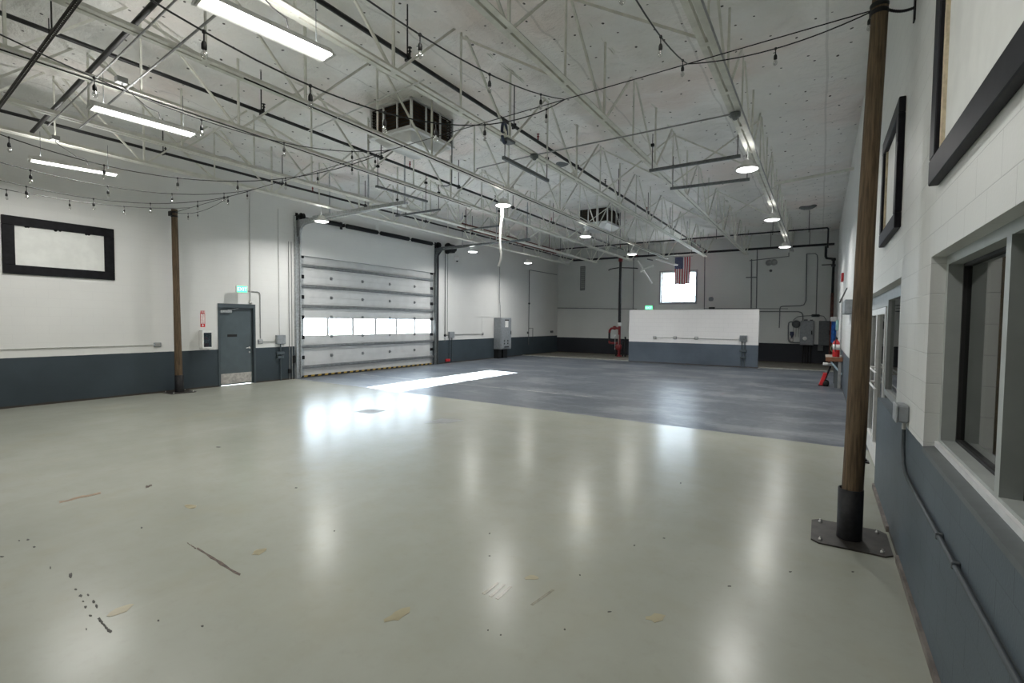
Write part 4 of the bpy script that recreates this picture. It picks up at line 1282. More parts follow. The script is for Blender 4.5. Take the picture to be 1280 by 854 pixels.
# tall grey motor control cabinet
y0, y1, z0, z1, xf = 22.0, 23.05, .50, 2.22, XL + .48
t = thing('control_cabinet', (XL, 22.5, 0), 'tall grey control cabinet on dark legs against the left wall', 'cabinet')
MB().rbox((XL, y0, z0), (xf, y1, z1), .02, 0).build('cabinet_body', MAT['grey_box'], t)
dr = MB().rbox((xf, y0 + .05, z0 + .05), (xf + .03, y1 - .05, z1 - .05), .012, 0).build('cabinet_door', MAT['grey_box'], t)
MB().box((xf + .03, y0 + .36, 1.70), (xf + .034, y0 + .68, 2.05)).build('paper_label', MAT['paper'], dr)
MB().rbox((xf + .03, y0 + .34, 2.06), (xf + .05, y0 + .72, 2.12), .005, 0).build('label_strip', MAT['rubber'], dr)
for i in range(2):
    for k in range(2):
        MB().lathe((xf + .03, y0 + .30 + .34 * i, .82 + .14 * k), [(.05, 0), (.05, .02), (.03, .035)], 12, (1, 0, 0)).build('switch_knob', MAT['dark_box'], dr)
MB().rbox((xf + .03, y0 + .3, .60), (xf + .04, y0 + .75, .65), .005, 0).build('vent_slot', MAT['rubber'], dr)
MB().rbox((xf + .03, y1 - .12, 1.3), (xf + .06, y1 - .09, 1.5), .006, 0).build('door_handle', MAT['black_steel'], dr)
for a, b in ((y0 + .05, y0 + .36), (y0 + .50, y1 - .12)):
    MB().box((XL, a, 0), (XL + .30, b, z0)).build('cabinet_leg', MAT['rubber'], t)
conduit('wall_conduit', MB().tube([(XW + .06, 22.55, z1), (XW + .06, 22.5, 2.9), (XW + .06, 22.42, 3.2), (XW + .06, 22.42, 6.4)], .02, 7), 'conduit', 'long conduit rising from the top of the tall grey cabinet')
conduit('wall_conduit', MB().tube([(XW, 20.6, 2.27), (XW, 22.0, 2.26)], .008, 7).tube([(XW, 20.9, 1.4), (XW, 20.9, 2.27)], .006, 7), 'conduit_white', 'thin white pipe loop left of the tall grey cabinet')

# standpipe on the left wall near the far corner
yy = 25.75
t = thing('wall_pipe', (XL, yy, 0), 'dark vertical pipe with a small valve loop near the far left corner', 'pipe')
MB().tube([(XW, yy, .6), (XW, yy, 5.12), (XW, yy + .08, 5.15), (XW, 29.4, 5.17)], .02, 7).build('pipe_run', MAT['dark_galv'], t)
m = MB().tube([(XW, yy, 1.62), (XW, yy + .5, 1.62), (XW, yy + .5, .85)], .016, 7).lathe((XL, yy - .1, 1.35), [(.07, 0), (.07, .07), (.03, .09)], 10, (1, 0, 0)).lathe((XL, yy, 3.12), [(.05, 0), (.05, .08)], 10, (1, 0, 0))
m.build('valve', MAT['dark_box'], t)
p = onX(XL, 690, 416)
t = MB().rbox((XL, p.y - .25, 1.30), (XL + .07, p.y + .05, 1.44), .01, 0).build('outlet_box', MAT['dark_box']); tag(t, 'small dark outlet box just left of the far left corner', 'outlet')
# ================================================================ DIVIDER FITTINGS
YD = 24.76
zc = 1.32
pts = [onY(YD, a, b) for a, b in ((818.5, 422), (844, 422.3), (870.5, 422.7))]
for p, lb in zip(pts, ('leftmost of three small outlet boxes on the white divider wall', 'middle one of three small outlet boxes on the white divider wall', 'rightmost of three small outlet boxes on the white divider wall')):
    t = MB().rbox((p.x - .08, YD - .05, p.z - .07), (p.x + .08, YD, p.z + .07), .01, 1).build('outlet_box', MAT['grey_box']); tag(t, lb, 'outlet', 'small outlet boxes on the divider wall')
    MB().box((p.x - .055, YD - .054, p.z - .05), (p.x + .055, YD - .05, p.z + .05)).build('outlet_cover', MAT['steel'], t)
b0 = onY(YD, 929.5, 423.5)
conduit('wall_conduit', MB().tube([(pts[0].x, YD - .016, pts[0].z), (b0.x, YD - .016, pts[0].z)], .011, 7), 'conduit', 'thin conduit along the divider wall linking its outlet boxes')
t = MB().rbox((b0.x - .16, YD - .10, b0.z - .13), (b0.x + .16, YD, b0.z + .15), .012, 1).build('junction_box', MAT['grey_box']); tag(t, 'large grey box at the right end of the divider wall', 'junction box')
MB().box((b0.x - .13, YD - .105, b0.z - .10), (b0.x + .13, YD - .10, b0.z + .12)).build('box_cover', MAT['dark_galv'], t)
t = thing('disconnect_switch', (b0.x, YD, 0), 'pipes and switch boxes below the large grey box on the divider wall', 'switch')
MB().tube([(b0.x - .06, YD - .03, 0), (b0.x - .06, YD - .03, 1.2)], .02, 7).tube([(b0.x + .06, YD - .03, 0), (b0.x + .06, YD - .03, 1.2)], .02, 7).build('pipe_run', MAT['frame_paint'], t)
MB().rbox((b0.x - .15, YD - .09, .72), (b0.x + .15, YD, .84), .01, 1).rbox((b0.x - .13, YD - .08, .42), (b0.x + .13, YD, .5), .01, 1).build('switch_box', MAT['frame_paint'], t)

# ================================================================ BACK WALL
YW = YB - .025


def bw(label, pts, r=.022, mat='dark_galv'):
    m = MB().tube([onY(YW, *p) for p in pts], r, 7)
    conduit('wall_conduit', m, mat, label)


bw('long level conduit across the left half of the back wall', [(692, 385), (760, 386), (796, 386.5)], .02)
bw('thin vertical conduit right of the black riser pipe on the back wall', [(792, 322), (791, 420)], .02)
bw('vertical conduit right of the high back window', [(881, 320), (880, 420)], .022)
bw('left one of the double conduits above the divider wall', [(939.5, 324), (938.5, 420)], .028)
bw('right one of the double conduits above the divider wall', [(946.5, 310), (945, 420)], .022)
bw('short level bar across the double conduits on the back wall', [(932.5, 347), (946.5, 346.6)], .03)
bw('level conduit under the steel, joining the double conduits', [(937, 326), (986, 320.5), (986, 316)], .022)
bw('conduit that drops, bends left and drops again right of the divider', [(1008.5, 318), (1007.5, 376), (1005, 381), (1000, 382.4), (978, 383), (975.5, 384), (974.8, 387), (974, 410)], .024)
bw('conduit hooking over at the top and dropping to the oval box', [(1008, 317.5), (1019, 317), (1021.5, 319), (1022, 324), (1020, 394)], .02)
bw('conduit that leaves the divider and bends down into the left electrical panel', [(930, 389.6), (998, 389.6), (1002, 391), (1003.5, 394), (1003.6, 402)], .026)
bw('faint thin conduit along the back wall just above the divider top', [(880, 385.6), (985, 386)], .016)
p = onY(YW, 1019.5, 394.6)
m = MB().rbox((p.x - .2, YB - .14, p.z - .07), (p.x + .2, YB, p.z + .07), .05, 1)
m.tube([p + V((.15, 0, 0)), p + V((.35, 0, -.03)), p + V((.45, 0, -.2)), p + V((.46, 0, -.3))], .016, 7).tube([p + V((-.15, 0, 0)), p + V((-.5, 0, -.02)), p + V((-.8, 0, -.06)), p + V((-1.0, 0, -.25))], .016, 7)
tag(m.build('junction_box', MAT['dark_galv']), 'flat dark box above the gap between the two electrical panels', 'junction box')


def panel(name, px0, py0, px1, py1, dep, label, mat):
    a, b = onY(YB - dep, px0, py0), onY(YB - dep, px1, py1)
    t = thing(name, ((a.x + b.x) / 2, YB, b.z), label, 'electrical panel')
    MB().rbox((a.x, YB - dep, b.z), (b.x, YB, a.z), .015, 1).build('panel_body', MAT[mat], t)
    d = MB().rbox((a.x + .03, YB - dep - .02, b.z + .03), (b.x - .03, YB - dep, a.z - .03), .012, 1).build('panel_door', MAT[mat], t)
    return t, d, a, b


t, d, a, b = panel('electrical_panel', 1000.5, 400.8, 1016.8, 431.8, .20, 'left one of two dark electrical panels, with a small oval label', 'grey_box')
MB().lathe(((a.x + b.x) / 2 - .08, YB - .22, b.z + .34), [(.001, .012), (.09, .011), (.10, 0)], 16, (0, -1, 0)).build('oval_label', MAT['paper'], d)
MB().rbox((b.x - .12, YB - .25, 1.5), (b.x - .07, YB - .22, 1.7), .01, 1).build('panel_handle', MAT['black_steel'], d)
m = MB()
for q in (.25, .42, .6, .8): m.tube([(a.x + (b.x - a.x) * q, YB - .06, 0), (a.x + (b.x - a.x) * q, YB - .06, b.z + .02)], .03, 8)
m.build('feed_pipe', MAT['rubber'], t)
m = MB().rbox((a.x + .15, YB - .15, a.z - .0), (a.x + .32, YB - .03, a.z + .06), .01).rbox((a.x + .42, YB - .15, a.z), (a.x + .55, YB - .03, a.z + .05), .01)
m.build('top_hub', MAT['dark_box'], t)
t, d, a, b = panel('electrical_panel', 1023.8, 401.2, 1039.5, 432.5, .20, 'right one of two dark electrical panels, next to the blue sheet', 'dark_box')
MB().rbox((b.x - .14, YB - .25, 1.5), (b.x - .09, YB - .22, 1.72), .01, 1).build('panel_handle', MAT['black_steel'], d)
MB().rbox((a.x - .02, YB - .15, b.z - .28), (a.x + .22, YB, b.z + .02), .012, 1).build('lower_box', MAT['dark_box'], t)
p = onY(YB - .1, 992.5, 404)
t = thing('meter_group', (p.x, YB, 1.1), 'meter, valve and pipe loop at the left of the electrical panels', 'meter')
MB().lathe((p.x + .1, YB, p.z - .05), [(.20, 0), (.20, .10), (.17, .12), (.15, .17), (.02, .18)], 18, (0, -1, 0)).build('meter_dial', MAT['dark_box'], t)
m = MB().tube([onY(YW, 1000, 402.5), onY(YW, 987.5, 402.5), onY(YW, 985.8, 404), onY(YW, 985.4, 408), onY(YW, 985.4, 424), onY(YW, 986.2, 427), onY(YW, 988, 428.2), onY(YW, 1000, 428.4)], .03, 7)
m.build('pipe_loop', MAT['dark_galv'], t)
q = onY(YB - .1, 989.8, 419)
m = MB().rbox((q.x - .09, YB - .12, q.z - .02), (q.x + .09, YB, q.z + .18), .02, 1).prism([(q.x - .07, YB - .1, q.z), (q.x + .07, YB - .1, q.z), (q.x, YB - .1, q.z - .18)], (0, .05, 0))
m.build('valve_body', simple('navy_valve', (.02, .025, .07), .5), t)
MB().rbox((q.x - .1, YB - .09, q.z - .36), (q.x + .08, YB, q.z - .14), .04, 1).build('valve_bowl', MAT['steel'], t)
m = MB()
for k in range(3): m.tube([(p.x - .02 + .12 * k, YB - .04, 1.35), (p.x - .02 + .12 * k, YB - .04, p.z - .1)], .014, 6)
m.build('riser_tubes', MAT['conduit'], t)

# twin emergency lights, louvre, small boxes
for k, (px, py, lb) in enumerate(((961, 328.6, 'left'), (967.5, 328, 'right'))):
    p = onY(YB - .05, px, py)
    m = MB().lathe((p.x, YB, p.z), [(.16, 0), (.165, .03), (.15, .06), (.12, .065), (.12, .04), (.001, .03)], 18, (0, -1, 0))
    tag(m.build('emergency_lamp', MAT['conduit']), lb + ' one of two round lamps high on the back wall', 'emergency lamp')
p = onY(YB, 963.5, 338.5)
tag(MB().lathe((p.x, YB, p.z), [(.07, 0), (.07, .05), (.03, .06)], 12, (0, -1, 0)).build('wall_sensor', MAT['dark_galv']), 'small round sensor below the two round back wall lamps', 'sensor')
p = onY(YB, 889, 374)
tag(MB().rbox((p.x - .13, YB - .12, p.z - .12), (p.x + .13, YB, p.z + .12), .06, 1).build('wall_bell', MAT['grey_box']), 'round grey bell box on the back wall right of the window', 'bell')
p = onY(YB, 890, 385.2)
tag(MB().rbox((p.x - .16, YB - .10, p.z - .05), (p.x + .16, YB, p.z + .05), .02, 1).build('outlet_box', MAT['black_steel']), 'flat black box just above the divider top, below the bell box', 'outlet')
a, b = onY(YB - .03, 725.5, 333), onY(YB - .03, 731, 363)
t = thing('wall_louvre', ((a.x + b.x) / 2, YB, b.z), 'tall narrow grey louvre on the back wall near the left corner', 'vent')
MB().box((a.x, YB - .03, b.z), (a.x + .03, YB, a.z)).box((b.x - .03, YB - .03, b.z), (b.x, YB, a.z)).box((a.x, YB - .03, b.z), (b.x, YB, b.z + .03)).box((a.x, YB - .03, a.z - .03), (b.x, YB, a.z)).build('louvre_frame', MAT['dark_galv'], t)
m = MB()
for k in range(18):
    zz = b.z + .05 + (a.z - b.z - .1) * k / 17
    m.bar((a.x + .03, YB - .016, zz), (b.x - .03, YB - .016, zz), .005, .075, (0, -.6, .8))
m.build('louvre_blades', MAT['conduit'], t)
p = onY(YB, 1011.5, 312)
# exit sign behind the divider
p = onY(YB - .1, 811, 385.2)
t = thing('exit_sign', (p.x, YB, p.z - .11), 'green lit exit sign peeping over the divider wall', 'sign')
MB().rbox((p.x - .24, YB - .10, p.z - .14), (p.x + .24, YB - .02, p.z + .16), .01, 1).build('sign_body', MAT['white_plastic'], t)
MB().box((p.x - .22, YB - .104, p.z - .12), (p.x + .22, YB - .10, p.z + .14)).build('sign_face', MAT['exit_green'], t)
text_mesh('EXIT', .19, (p.x, YB - .107, p.z + .01), (1, 0, 0), (0, 0, 1), 'sign_lettering', D.materials['exit_lettering'], t)

# fire riser
x, y = -10.15, 28.1
t = thing('fire_riser', (x, y, 0), 'tall black and red fire riser pipe with valve loop left of the divider', 'fire riser')
MB().tube([(x, y, 1.95), (x, y, 5.9)], .085, 12).build('upper_pipe', MAT['black_pipe'], t)
MB().tube([(x, y, 0), (x, y, 1.86)], .08, 12).lathe((x, y, 0), [(.16, 0), (.16, .05), (.09, .06)], 14).build('lower_pipe', MAT['red_paint'], t)
MB().lathe((x, y, 1.80), [(.09, 0), (.11, .02), (.11, .20), (.09, .22)], 14).build('white_coupling', MAT['paper'], t)
MB().lathe((x, y, 5.62), [(.09, 0), (.13, .03), (.13, .18), (.09, .2)], 12).build('top_fitting', MAT['red_paint'], t)
m = MB().tube([(x, y, 1.66), (x - .25, y, 1.70), (x - .50, y, 1.66), (x - .60, y, 1.55), (x - .62, y, 1.40)], .07, 10).tube([(x - .62, y, .92), (x - .60, y, .80), (x - .5, y, .78), (x, y, .80)], .07, 10)
m.lathe((x - .30, y, 1.70), [(.10, -.08), (.12, -.04), (.12, .04), (.10, .08)], 12, (1, 0, 0))
m.build('valve_loop', MAT['red_paint'], t)
MB().tube([(x - .62, y, 1.42), (x - .62, y, .92)], .06, 10).build('loop_leg', MAT['black_pipe'], t)
m = MB().lathe((x - .02, y - .12, .55), [(.02, 0), (.17, 0), (.19, .02), (.17, .04), (.02, .04)], 16, (0, -1, 0)).lathe((x, y, .42), [(.09, 0), (.14, .03), (.14, .26), (.09, .3)], 12)
m.build('control_valve', MAT['red_paint'], t)
m = MB().tube([(x - .22, y - .1, .4), (x - .22, y - .1, 1.25)], .02, 6).lathe((x - .22, y - .1, 1.25), [(.06, -.03), (.06, .03)], 12, (0, -1, 0)).tube([(x + .02, y - .13, .7), (x + .02, y - .13, 1.3)], .022, 6)
m.build('trim_gauge', MAT['steel'], t)
MB().tube([(x + .38, y, 0), (x + .38, y, 1.1), (x + .36, y, 1.18)], .05, 8).tube([(x + .2, y + .1, 0), (x + .2, y + .1, .9)], .05, 8).tube([(x - .2, y + .05, 0), (x - .2, y + .05, .6)], .05, 8).build('drain_pipe', MAT['black_pipe'], t)
m = MB().tube([(x - .75, y, 5.15), (x - .62, y, 5.22), (x - .1, y, 5.28), (x + .9, y, 5.20), (x + 1.05, y, 5.17)], .03, 6)
m.build('cross_arm', MAT['black_pipe'], t)
t = thing('fire_riser', (-9.35, 28.1, 0), 'shorter dark red standpipe tight against the left end of the divider', 'fire riser')
MB().tube([(-9.30, 28.1, 0), (-9.30, 28.1, 2.35)], .12, 10).build('lower_pipe', MAT['red_paint'], t)
MB().tube([(-9.30, 28.1, 2.1), (-9.30, 28.1, 2.62)], .125, 10).build('upper_pipe', MAT['dark_box'], t)
# corner riser right
x, y = .44, 29.3
t = thing('fire_riser', (x, y, 0), 'rusty red pipe in the far right corner below black fittings', 'fire riser')
MB().tube([(x, y, 0), (x, y, 3.6)], .07, 10).build('lower_pipe', MAT['rust_pipe'], t)
MB().tube([(x, y, 3.55), (x, y, 5.2), (x - .05, y, 5.3), (x - .3, y, 5.35), (x - .34, y, 5.45), (x - .34, y, 5.95)], .06, 10).build('upper_pipe', MAT['black_pipe'], t)
m = MB()
for zz in (4.9, 5.2): m.lathe((x, y, zz), [(.06, 0), (.10, .02), (.10, .12), (.06, .14)], 10)
m.tube([(x, y, 5.02), (x - .5, y, 5.02)], .025, 6)
m.build('pipe_fitting', MAT['black_pipe'], t)

# ---------------------------------------------------------------- flag
yF = 28.0
tl_, br_ = onY(yF, 843.6, 322), onY(yF, 862.2, 355)
fw, fh = br_.x - tl_.x, tl_.z - br_.z
t = thing('hanging_flag', (tl_.x, yF, br_.z), 'striped flag with a starred blue corner hung vertically before the back window', 'flag')
m = MB()
NX, NZ = 13, 40
def fpos(u, v):
    return V((tl_.x + fw * u, yF + .035 * math.sin(u * 11 + v * 2.2) * (.35 + v) + .02 * math.sin(v * 5), tl_.z - fh * v + .01 * math.sin(u * 9)))
for i in range(NX):
    for k in range(NZ):
        m.cur = 2 if (i < 7 and k < NZ * .42) else (0 if i % 2 == 0 else 1)
        m.add([fpos(i / NX, k / NZ), fpos((i + .5) / NX, k / NZ), fpos((i + .5) / NX, (k + 1) / NZ), fpos(i / NX, (k + 1) / NZ)], [(0, 1, 2, 3)], True)
        m.add([fpos((i + .5) / NX, k / NZ), fpos((i + 1) / NX, k / NZ), fpos((i + 1) / NX, (k + 1) / NZ), fpos((i + .5) / NX, (k + 1) / NZ)], [(0, 1, 2, 3)], True)
m.cur = 1
for rr_ in range(11):
    for cc in range(9):
        if (rr_ + cc) % 2: continue
        u = 7 / 13 * (cc + 1) / 10; v = .42 * (rr_ + 1) / 12
        c = fpos(u, v)
        for sg in (-1, 1):
            star = []
            for q in range(10):
                an = PI / 2 + q * PI / 5; R_ = .019 if q % 2 == 0 else .008
                star.append(c + V((math.cos(an) * R_, .004 * sg, math.sin(an) * R_)))
            m.add(star, [tuple(range(10))])
cloth = m.build('flag_cloth', [MAT['flag_red'], MAT['flag_white'], MAT['flag_blue']], t)
MB().tube([(tl_.x - .05, yF, tl_.z + .015), (br_.x + .12, yF, tl_.z + .015)], .014, 8).build('flag_rod', MAT['conduit'], t)
m = MB()
for xx in (tl_.x + .05, br_.x - .05): m.tube([(xx, yF, tl_.z + .02), (xx, yF + .3, 5.9)], .004, 5)
m.build('flag_cord', MAT['conduit_white'], t)

# ---------------------------------------------------------------- white cross hanging left of the flag
yC = 28.0
A, B = onY(yC, 797, 326), onY(yC, 814.7, 354.5)
t = thing('hanging_cross', B, 'thin white tilted cross hanging high in front of the back wall', 'cross')
MB().bar(A, B, .07, .10, (0, 1, 0)).build('upright', MAT['white_plastic'], t)
MB().tube([onY(yC - .04, *q) for q in ((800.5, 339.5), (804, 337), (810, 334.6), (814, 333.5), (816.5, 332))], .045, 7).build('cross_bar', MAT['white_plastic'], t)
MB().tube([A, (A.x, A.y, 5.9)], .006, 5).build('hanger_cord', MAT['black_steel'], t)
m = MB().bar(onY(yC, 809, 324), onY(yC, 816, 325.5), .06, .06)
tag(m.build('hung_bracket', MAT['dark_box']), 'short dark bracket hanging just right of the white cross', 'bracket')

# ================================================================ RIGHT WALL FITTINGS
b_ = onX(XR, 1132, 513)
t = thing('outlet_box', (XR, b_.y, 1.22), 'square grey outlet box on the right wall between the window and the door', 'outlet')
ya, yb = 4.98, 5.20
MB().rbox((XR - .075, ya, 1.235), (XR, yb, 1.375), .012, 0).build('box_body', MAT['grey_box'], t)
MB().rbox((XR - .085, ya - .006, 1.23), (XR - .075, yb + .006, 1.38), .006, 0).build('box_cover', MAT['galv'], t)
t = thing('wall_conduit', (XR, 3, .5), 'dark conduit running down and along the blue lower part of the right wall', 'conduit')
xc = XR - .02
MB().tube([(xc, 5.08, 1.24), (xc, 5.08, 1.17)], .014, 8).build('white_stub', MAT['conduit_white'], t)
MB().tube([(xc, 5.08, 1.17), (xc, 5.07, 1.02), (xc, 5.0, .90), (xc, 4.88, .85), (xc, 4.70, .835), (xc, -1.0, .80)], .014, 8).build('conduit_run', MAT['dark_conduit'], t)
for yy in (3.6, 3.2, 2.2): MB().rbox((xc - .017, yy - .010, .81), (XR, yy + .010, .85), .004, 0).build('conduit_strap', MAT['sill_paint'], t)

# bench, extinguisher, dolly
bx0, by0, by1, bz = .16, 18.6, 20.3, .98
t = thing('work_bench', (.4, 19.4, 0), 'narrow wooden bench against the right wall near the far corner', 'bench')
MB().box((bx0, by0, bz - .03), (XR - .005, by1, bz)).build('bench_top', MAT['wood_top'], t)
MB().box((bx0, by0 - .03, bz - .13), (XR - .005, by0, bz + .002)).build('front_board', MAT['wood_edge'], t)
for yy in (by0 + .1, by1 - .15):
    MB().box((.42, yy, 0), (.50, yy + .09, bz - .03)).build('leg', MAT['sill_paint'], t)
MB().bar((.30, by0 + .02, bz - .14), (.60, by0 + .02, .45), .03, .05).build('brace', simple('pale_blue_brace', (.42, .55, .62), .5), t)
MB().box((.50, by0 + .0, .0), (.58, by0 + .06, .86)).build('leg', MAT['conduit'], t)
extinguisher((.44, 18.95, bz + .001), 'large red fire extinguisher standing on the wooden bench', .10, .68)
t = thing('hand_truck', (.22, 19.3, 0), 'small black and red hand truck parked under the bench', 'hand truck')
m = MB().tube([(.12, 19.0, .05), (.30, 19.05, .62), (.32, 19.05, .80)], .022, 7).tube([(.12, 19.35, .05), (.30, 19.4, .62), (.32, 19.4, .80)], .022, 7).tube([(.32, 19.05, .80), (.32, 19.4, .80)], .022, 7)
for q in (.25, .45, .62): m.tube([(.10 + .3 * q, 19.02, q), (.10 + .3 * q, 19.38, q)], .014, 6)
m.box((-.02, 19.0, .0), (.26, 19.38, .02))
m.build('truck_frame', MAT['black_steel'], t)
MB().prism([(.0, 19.0, .03), (.10, 19.0, .03), (.22, 19.0, .42), (.12, 19.0, .42)], (0, .36, 0)).build('red_panel', MAT['sign_red'], t)
for yy in (18.97, 19.38): MB().lathe((.20, yy, .09), [(.02, 0), (.085, 0), (.09, .02), (.085, .045), (.02, .045)], 14, (0, 1, 0)).build('wheel', MAT['rubber'], t)
MB().tube([(.10, 19.0, .73), (.10, 19.0, .73) if 0 else (.36, 19.05, .72)], .05, 10).build('roller', MAT['paper'], t)
# hanging blue sheet and bits on the far right wall
t = thing('blue_sheet', (.45, 27.6, 1.2), 'bright blue sheet hanging in the far right corner above the bench', 'sheet')
a, b = onY(27.6, 1039.5, 402), onY(27.6, 1048, 428.5)
m = MB()
for i in range(8):
    for k in range(10):
        def sp_(u, v): return V((a.x + (b.x - a.x) * u + .03 * math.sin(v * 9) * u, 27.6 + .05 * math.sin(u * 9 + v * 3), a.z - (a.z - b.z) * v))
        m.add([sp_(i / 8, k / 10), sp_((i + 1) / 8, k / 10), sp_((i + 1) / 8, (k + 1) / 10), sp_(i / 8, (k + 1) / 10)], [(0, 1, 2, 3)], True)
m.build('sheet_cloth', MAT['blue_cloth'], t)
MB().rbox((a.x - .05, 27.4, a.z), (b.x + .02, 27.8, a.z + .22), .03, 1).build('white_bundle', MAT['paper'], t)
MB().bar((b.x, 27.6, a.z - .02), (XR, 27.6, a.z - .02), .05, .05).build('hang_bracket', MAT['orange'], t)
p = onX(XR - .1, 1051.5, 411)
tag(MB().rbox((XR - .10, 24.2, p.z - .12), (XR, 24.6, p.z + .32), .02, 0).build('wall_box', MAT['teal']), 'pale teal box on the right wall above the red extinguisher', 'box')
t = thing('green_cable', (.42, 27.7, .7), 'pale green coiled cable hanging below the blue sheet', 'cable')
c = onY(27.6, 1042, 436)
MB().tube([c + V((math.cos(q) * .11, .03 * q / 6, math.sin(q) * .16)) for q in [i * .5 for i in range(26)]], .025, 6).build('cable_coil', simple('pale_green_cable', (.45, .52, .30), .5), t)
p = onX(XR, 1054.5, 345)
tag(MB().rbox((XR - .07, p.y - .35, p.z - .2), (XR, p.y + .25, p.z + .08), .01, 0).build('fire_alarm', MAT['sign_red']), 'small red fire alarm high on the right wall by the far corner', 'alarm')
p = onX(XR - .02, 1058, 360)
m = MB().tube([onX(XR - .25, 1050, 378), onX(XR - .05, 1058.5, 360.5)], .018, 6)
tag(m.build('wall_strut', MAT['black_steel']), 'thin black slanted rod on the right wall above the bench', 'rod')
t = thing('wall_cabinet', (XR, 14.6, 2.3), 'grey box on the right wall peeping out behind the tall pole', 'box')
MB().rbox((XR - .16, 14.0, 2.28), (XR, 15.4, 2.62), .015, 0).build('box_body', MAT['grey_box'], t)
p = onX(XR, 1058, 420)
conduit('wall_conduit', MB().tube([(XR - .02, 20.5, 1.0), (XR - .02, 20.5, 2.9), (XR - .02, 23, 3.0)], .03, 7), 'conduit', 'grey conduit rising on the right wall behind the bench')

# ================================================================ FLOOR MARKS
def mark(pxs, mat, name='floor_mark', th=.0015, label=None):
    m = MB()
    for poly in pxs:
        pts = [onZ(0, *q) for q in poly]
        m.prism([(p.x, p.y, .0004) for p in pts], (0, 0, th))
    o = m.build(name, MAT[mat], fl)
    if label: o['label'] = label
    return o


def streak(a, b, w0, w1, n=9, jit=1.2):
    a, b = V(a), V(b)
    d = (b - a).normalized(); nn = V((-d.y, d.x))
    L_, R_ = [], []
    for i in range(n + 1):
        q = i / n; c = a.lerp(b, q) + nn * random.uniform(-jit, jit) * .5; w = (w0 + (w1 - w0) * q) * random.uniform(.5, 1.3) / 2
        L_.append(tuple(c + nn * w)); R_.append(tuple(c - nn * w))
    return L_ + R_[::-1]


def blob(c, rx, ry, n=11, rot=0.0):
    out = []
    for i in range(n):
        an = 2 * PI * i / n; r = random.uniform(.65, 1.15)
        x, y = math.cos(an) * rx * r, math.sin(an) * ry * r
        out.append((c[0] + x * math.cos(rot) - y * math.sin(rot), c[1] + x * math.sin(rot) + y * math.cos(rot)))
    return out


mark([streak((246, 686), (300, 719), 2.5, 4.5), streak((234, 679), (245, 686), .8, 1.6)], 'brown_mark', 'floor_scratch', label='dark brown scratch across the cream floor')
mark([streak((74, 628), (126, 616), 2.2, 2.6)], 'rust_mark', 'floor_stain', label='rust streak on the cream floor')
mark([streak((182, 609), (190, 607), 2.5, 2)], 'brown_mark', 'floor_scratch')
chips = [streak((123, 773), (131, 783), 3, 3), streak((131, 783), (139, 791), 2.5, 4.5), blob((88, 720), 3, 4), blob((95, 737), 2, 1.3), blob((101, 745), 2.5, 2), blob((110, 744), 1.5, 1.5), blob((117, 752), 2, 2.2), blob((121, 758), 1.8, 2.5), blob((107, 759), 2, 1.5), blob((113, 770), 2, 1.3), blob((35, 675), 2, 1), blob((43, 684), 2, 1), blob((177, 660), 1.6, 1.2), blob((2, 696), 3, 1), blob((24, 676), 1.5, .8), blob((198, 776), 1.4, 1.2), blob((253, 783), 1.8, 1.2), blob((108, 787), 1, 1.5), blob((63, 710), 1, 1.6), blob((104, 752), 1.5, 1)]
mark(chips, 'black_mark', 'paint_chips', label='scatter of dark paint chips on the cream floor')
mark([blob((612, 667), 1.1, .9), blob((725, 719), 1.1, .9), blob((793, 682), 1.3, .9), blob((830, 673), 2, .8), blob((610, 788), 1.2, 1), blob((626, 794), 1.2, 1), blob((612, 695), 1.4, .7), blob((762, 765), 2.6, .9), blob((851, 604), 1.2, .8), blob((1066, 715), 2.4, .9), blob((988, 715), 2, .7), blob((912, 733), 2.5, .8), blob((706, 787), 1.2, 1.2), blob((418, 664), 1.2, .8), blob((370, 610), 2, .8), blob((273, 559), 3, .7)], 'black_mark', 'paint_chips')
mark([blob((150, 764), 19, 5, rot=-.45), blob((498, 769), 18, 6, rot=-.4), blob((324, 690), 11, 3.5, rot=-.3), blob((664, 722), 10, 3.2), blob((820, 773), 13, 5.5), blob((238, 633), 9, 3, rot=.1)], 'tan_mark', 'floor_stain')
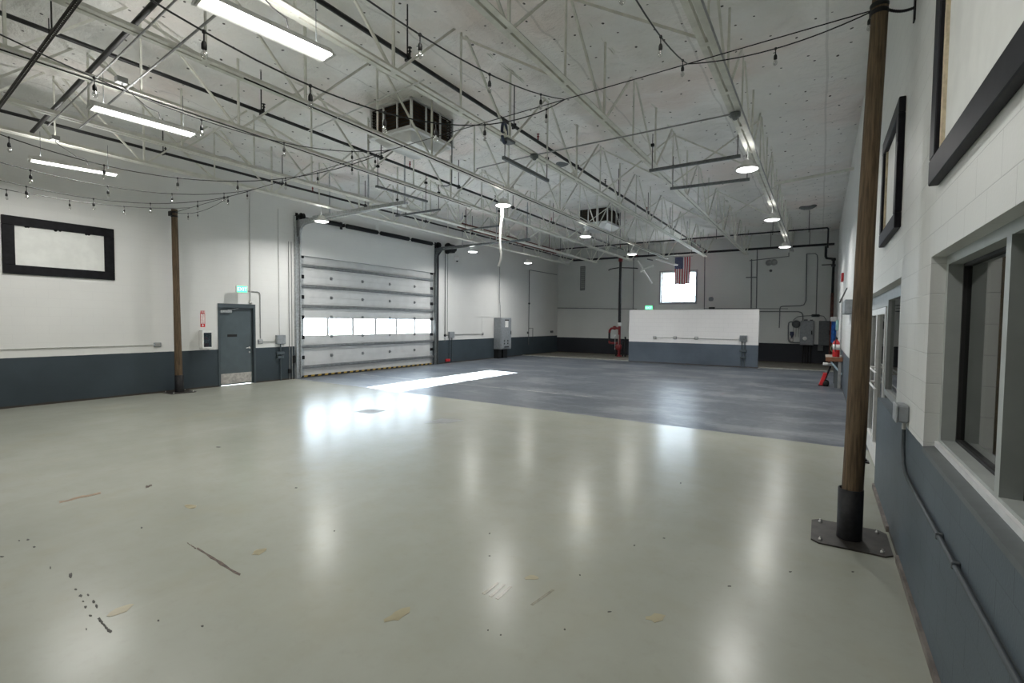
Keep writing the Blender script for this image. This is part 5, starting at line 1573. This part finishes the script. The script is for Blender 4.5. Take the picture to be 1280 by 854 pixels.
mark([[(602, 742), (622, 728), (624, 729), (606, 744)], [(611, 745), (630, 730), (632, 731), (615, 747)], [(619, 748), (637, 733), (640, 734), (623, 750)], [(663, 756), (690, 737), (693, 738), (666, 757)]], 'tyre_mark', 'tyre_scuff')
a = (462, 514)
mark([[(444, 514.5), (463, 511.2), (483, 513.6), (462, 517.4)], [(530, 528.5), (552, 523.5), (580, 525.6), (556, 529.5)]], 'grey_mark', 'floor_patch')

# ================================================================ LIGHT FROM OUTSIDE
wd = D.worlds.new('world'); SC.world = wd; wd.use_nodes = True
nt = wd.node_tree; nt.nodes.clear()
o = nt.nodes.new('ShaderNodeOutputWorld'); bg = nt.nodes.new('ShaderNodeBackground')
bg.inputs[0].default_value = (.74, .86, 1.0, 1); bg.inputs[1].default_value = 13.0
nt.links.new(bg.outputs[0], o.inputs[0])
sl = D.lights.new('sun', 'SUN'); so = D.objects.new('sun', sl); COL.objects.link(so)
sl.energy = 230.0; sl.angle = math.radians(.53); sl.color = (1, .97, .92)
sd = V((2.48, -.28, -1.0)).normalized()
so.rotation_euler = sd.to_track_quat('-Z', 'Y').to_euler(); so.location = (-30, 14, 12)
for nm, c, sx, sy, nrm in (('door_daylight', (XL - .25, (OD0 + OD1) / 2, 1.75), 6.8, .62, (1, 0, 0)), ('window_daylight', ((BW0 + BW1) / 2, YB + .28, (BZ0 + BZ1) / 2), 2.0, 1.8, (0, -1, 0))):
    l = D.lights.new(nm, 'AREA'); l.shape = 'RECTANGLE'; l.size = sx; l.size_y = sy; l.cycles.is_portal = True
    q = D.objects.new(nm, l); COL.objects.link(q); q.location = c
    q.rotation_euler = V(nrm).to_track_quat('-Z', 'Z').to_euler()

# ================================================================ RENDER LOOK
vs = SC.view_settings
vs.view_transform = 'Standard'; vs.look = 'None'; vs.gamma = 1; vs.use_curve_mapping = False
vs.exposure = 0.68
cy = SC.cycles
cy.max_bounces = 10; cy.diffuse_bounces = 6; cy.glossy_bounces = 4; cy.transparent_max_bounces = 12; cy.transmission_bounces = 6
cy.sample_clamp_indirect = 8.0; cy.use_denoising = True
cy.caustics_reflective = False; cy.caustics_refractive = False
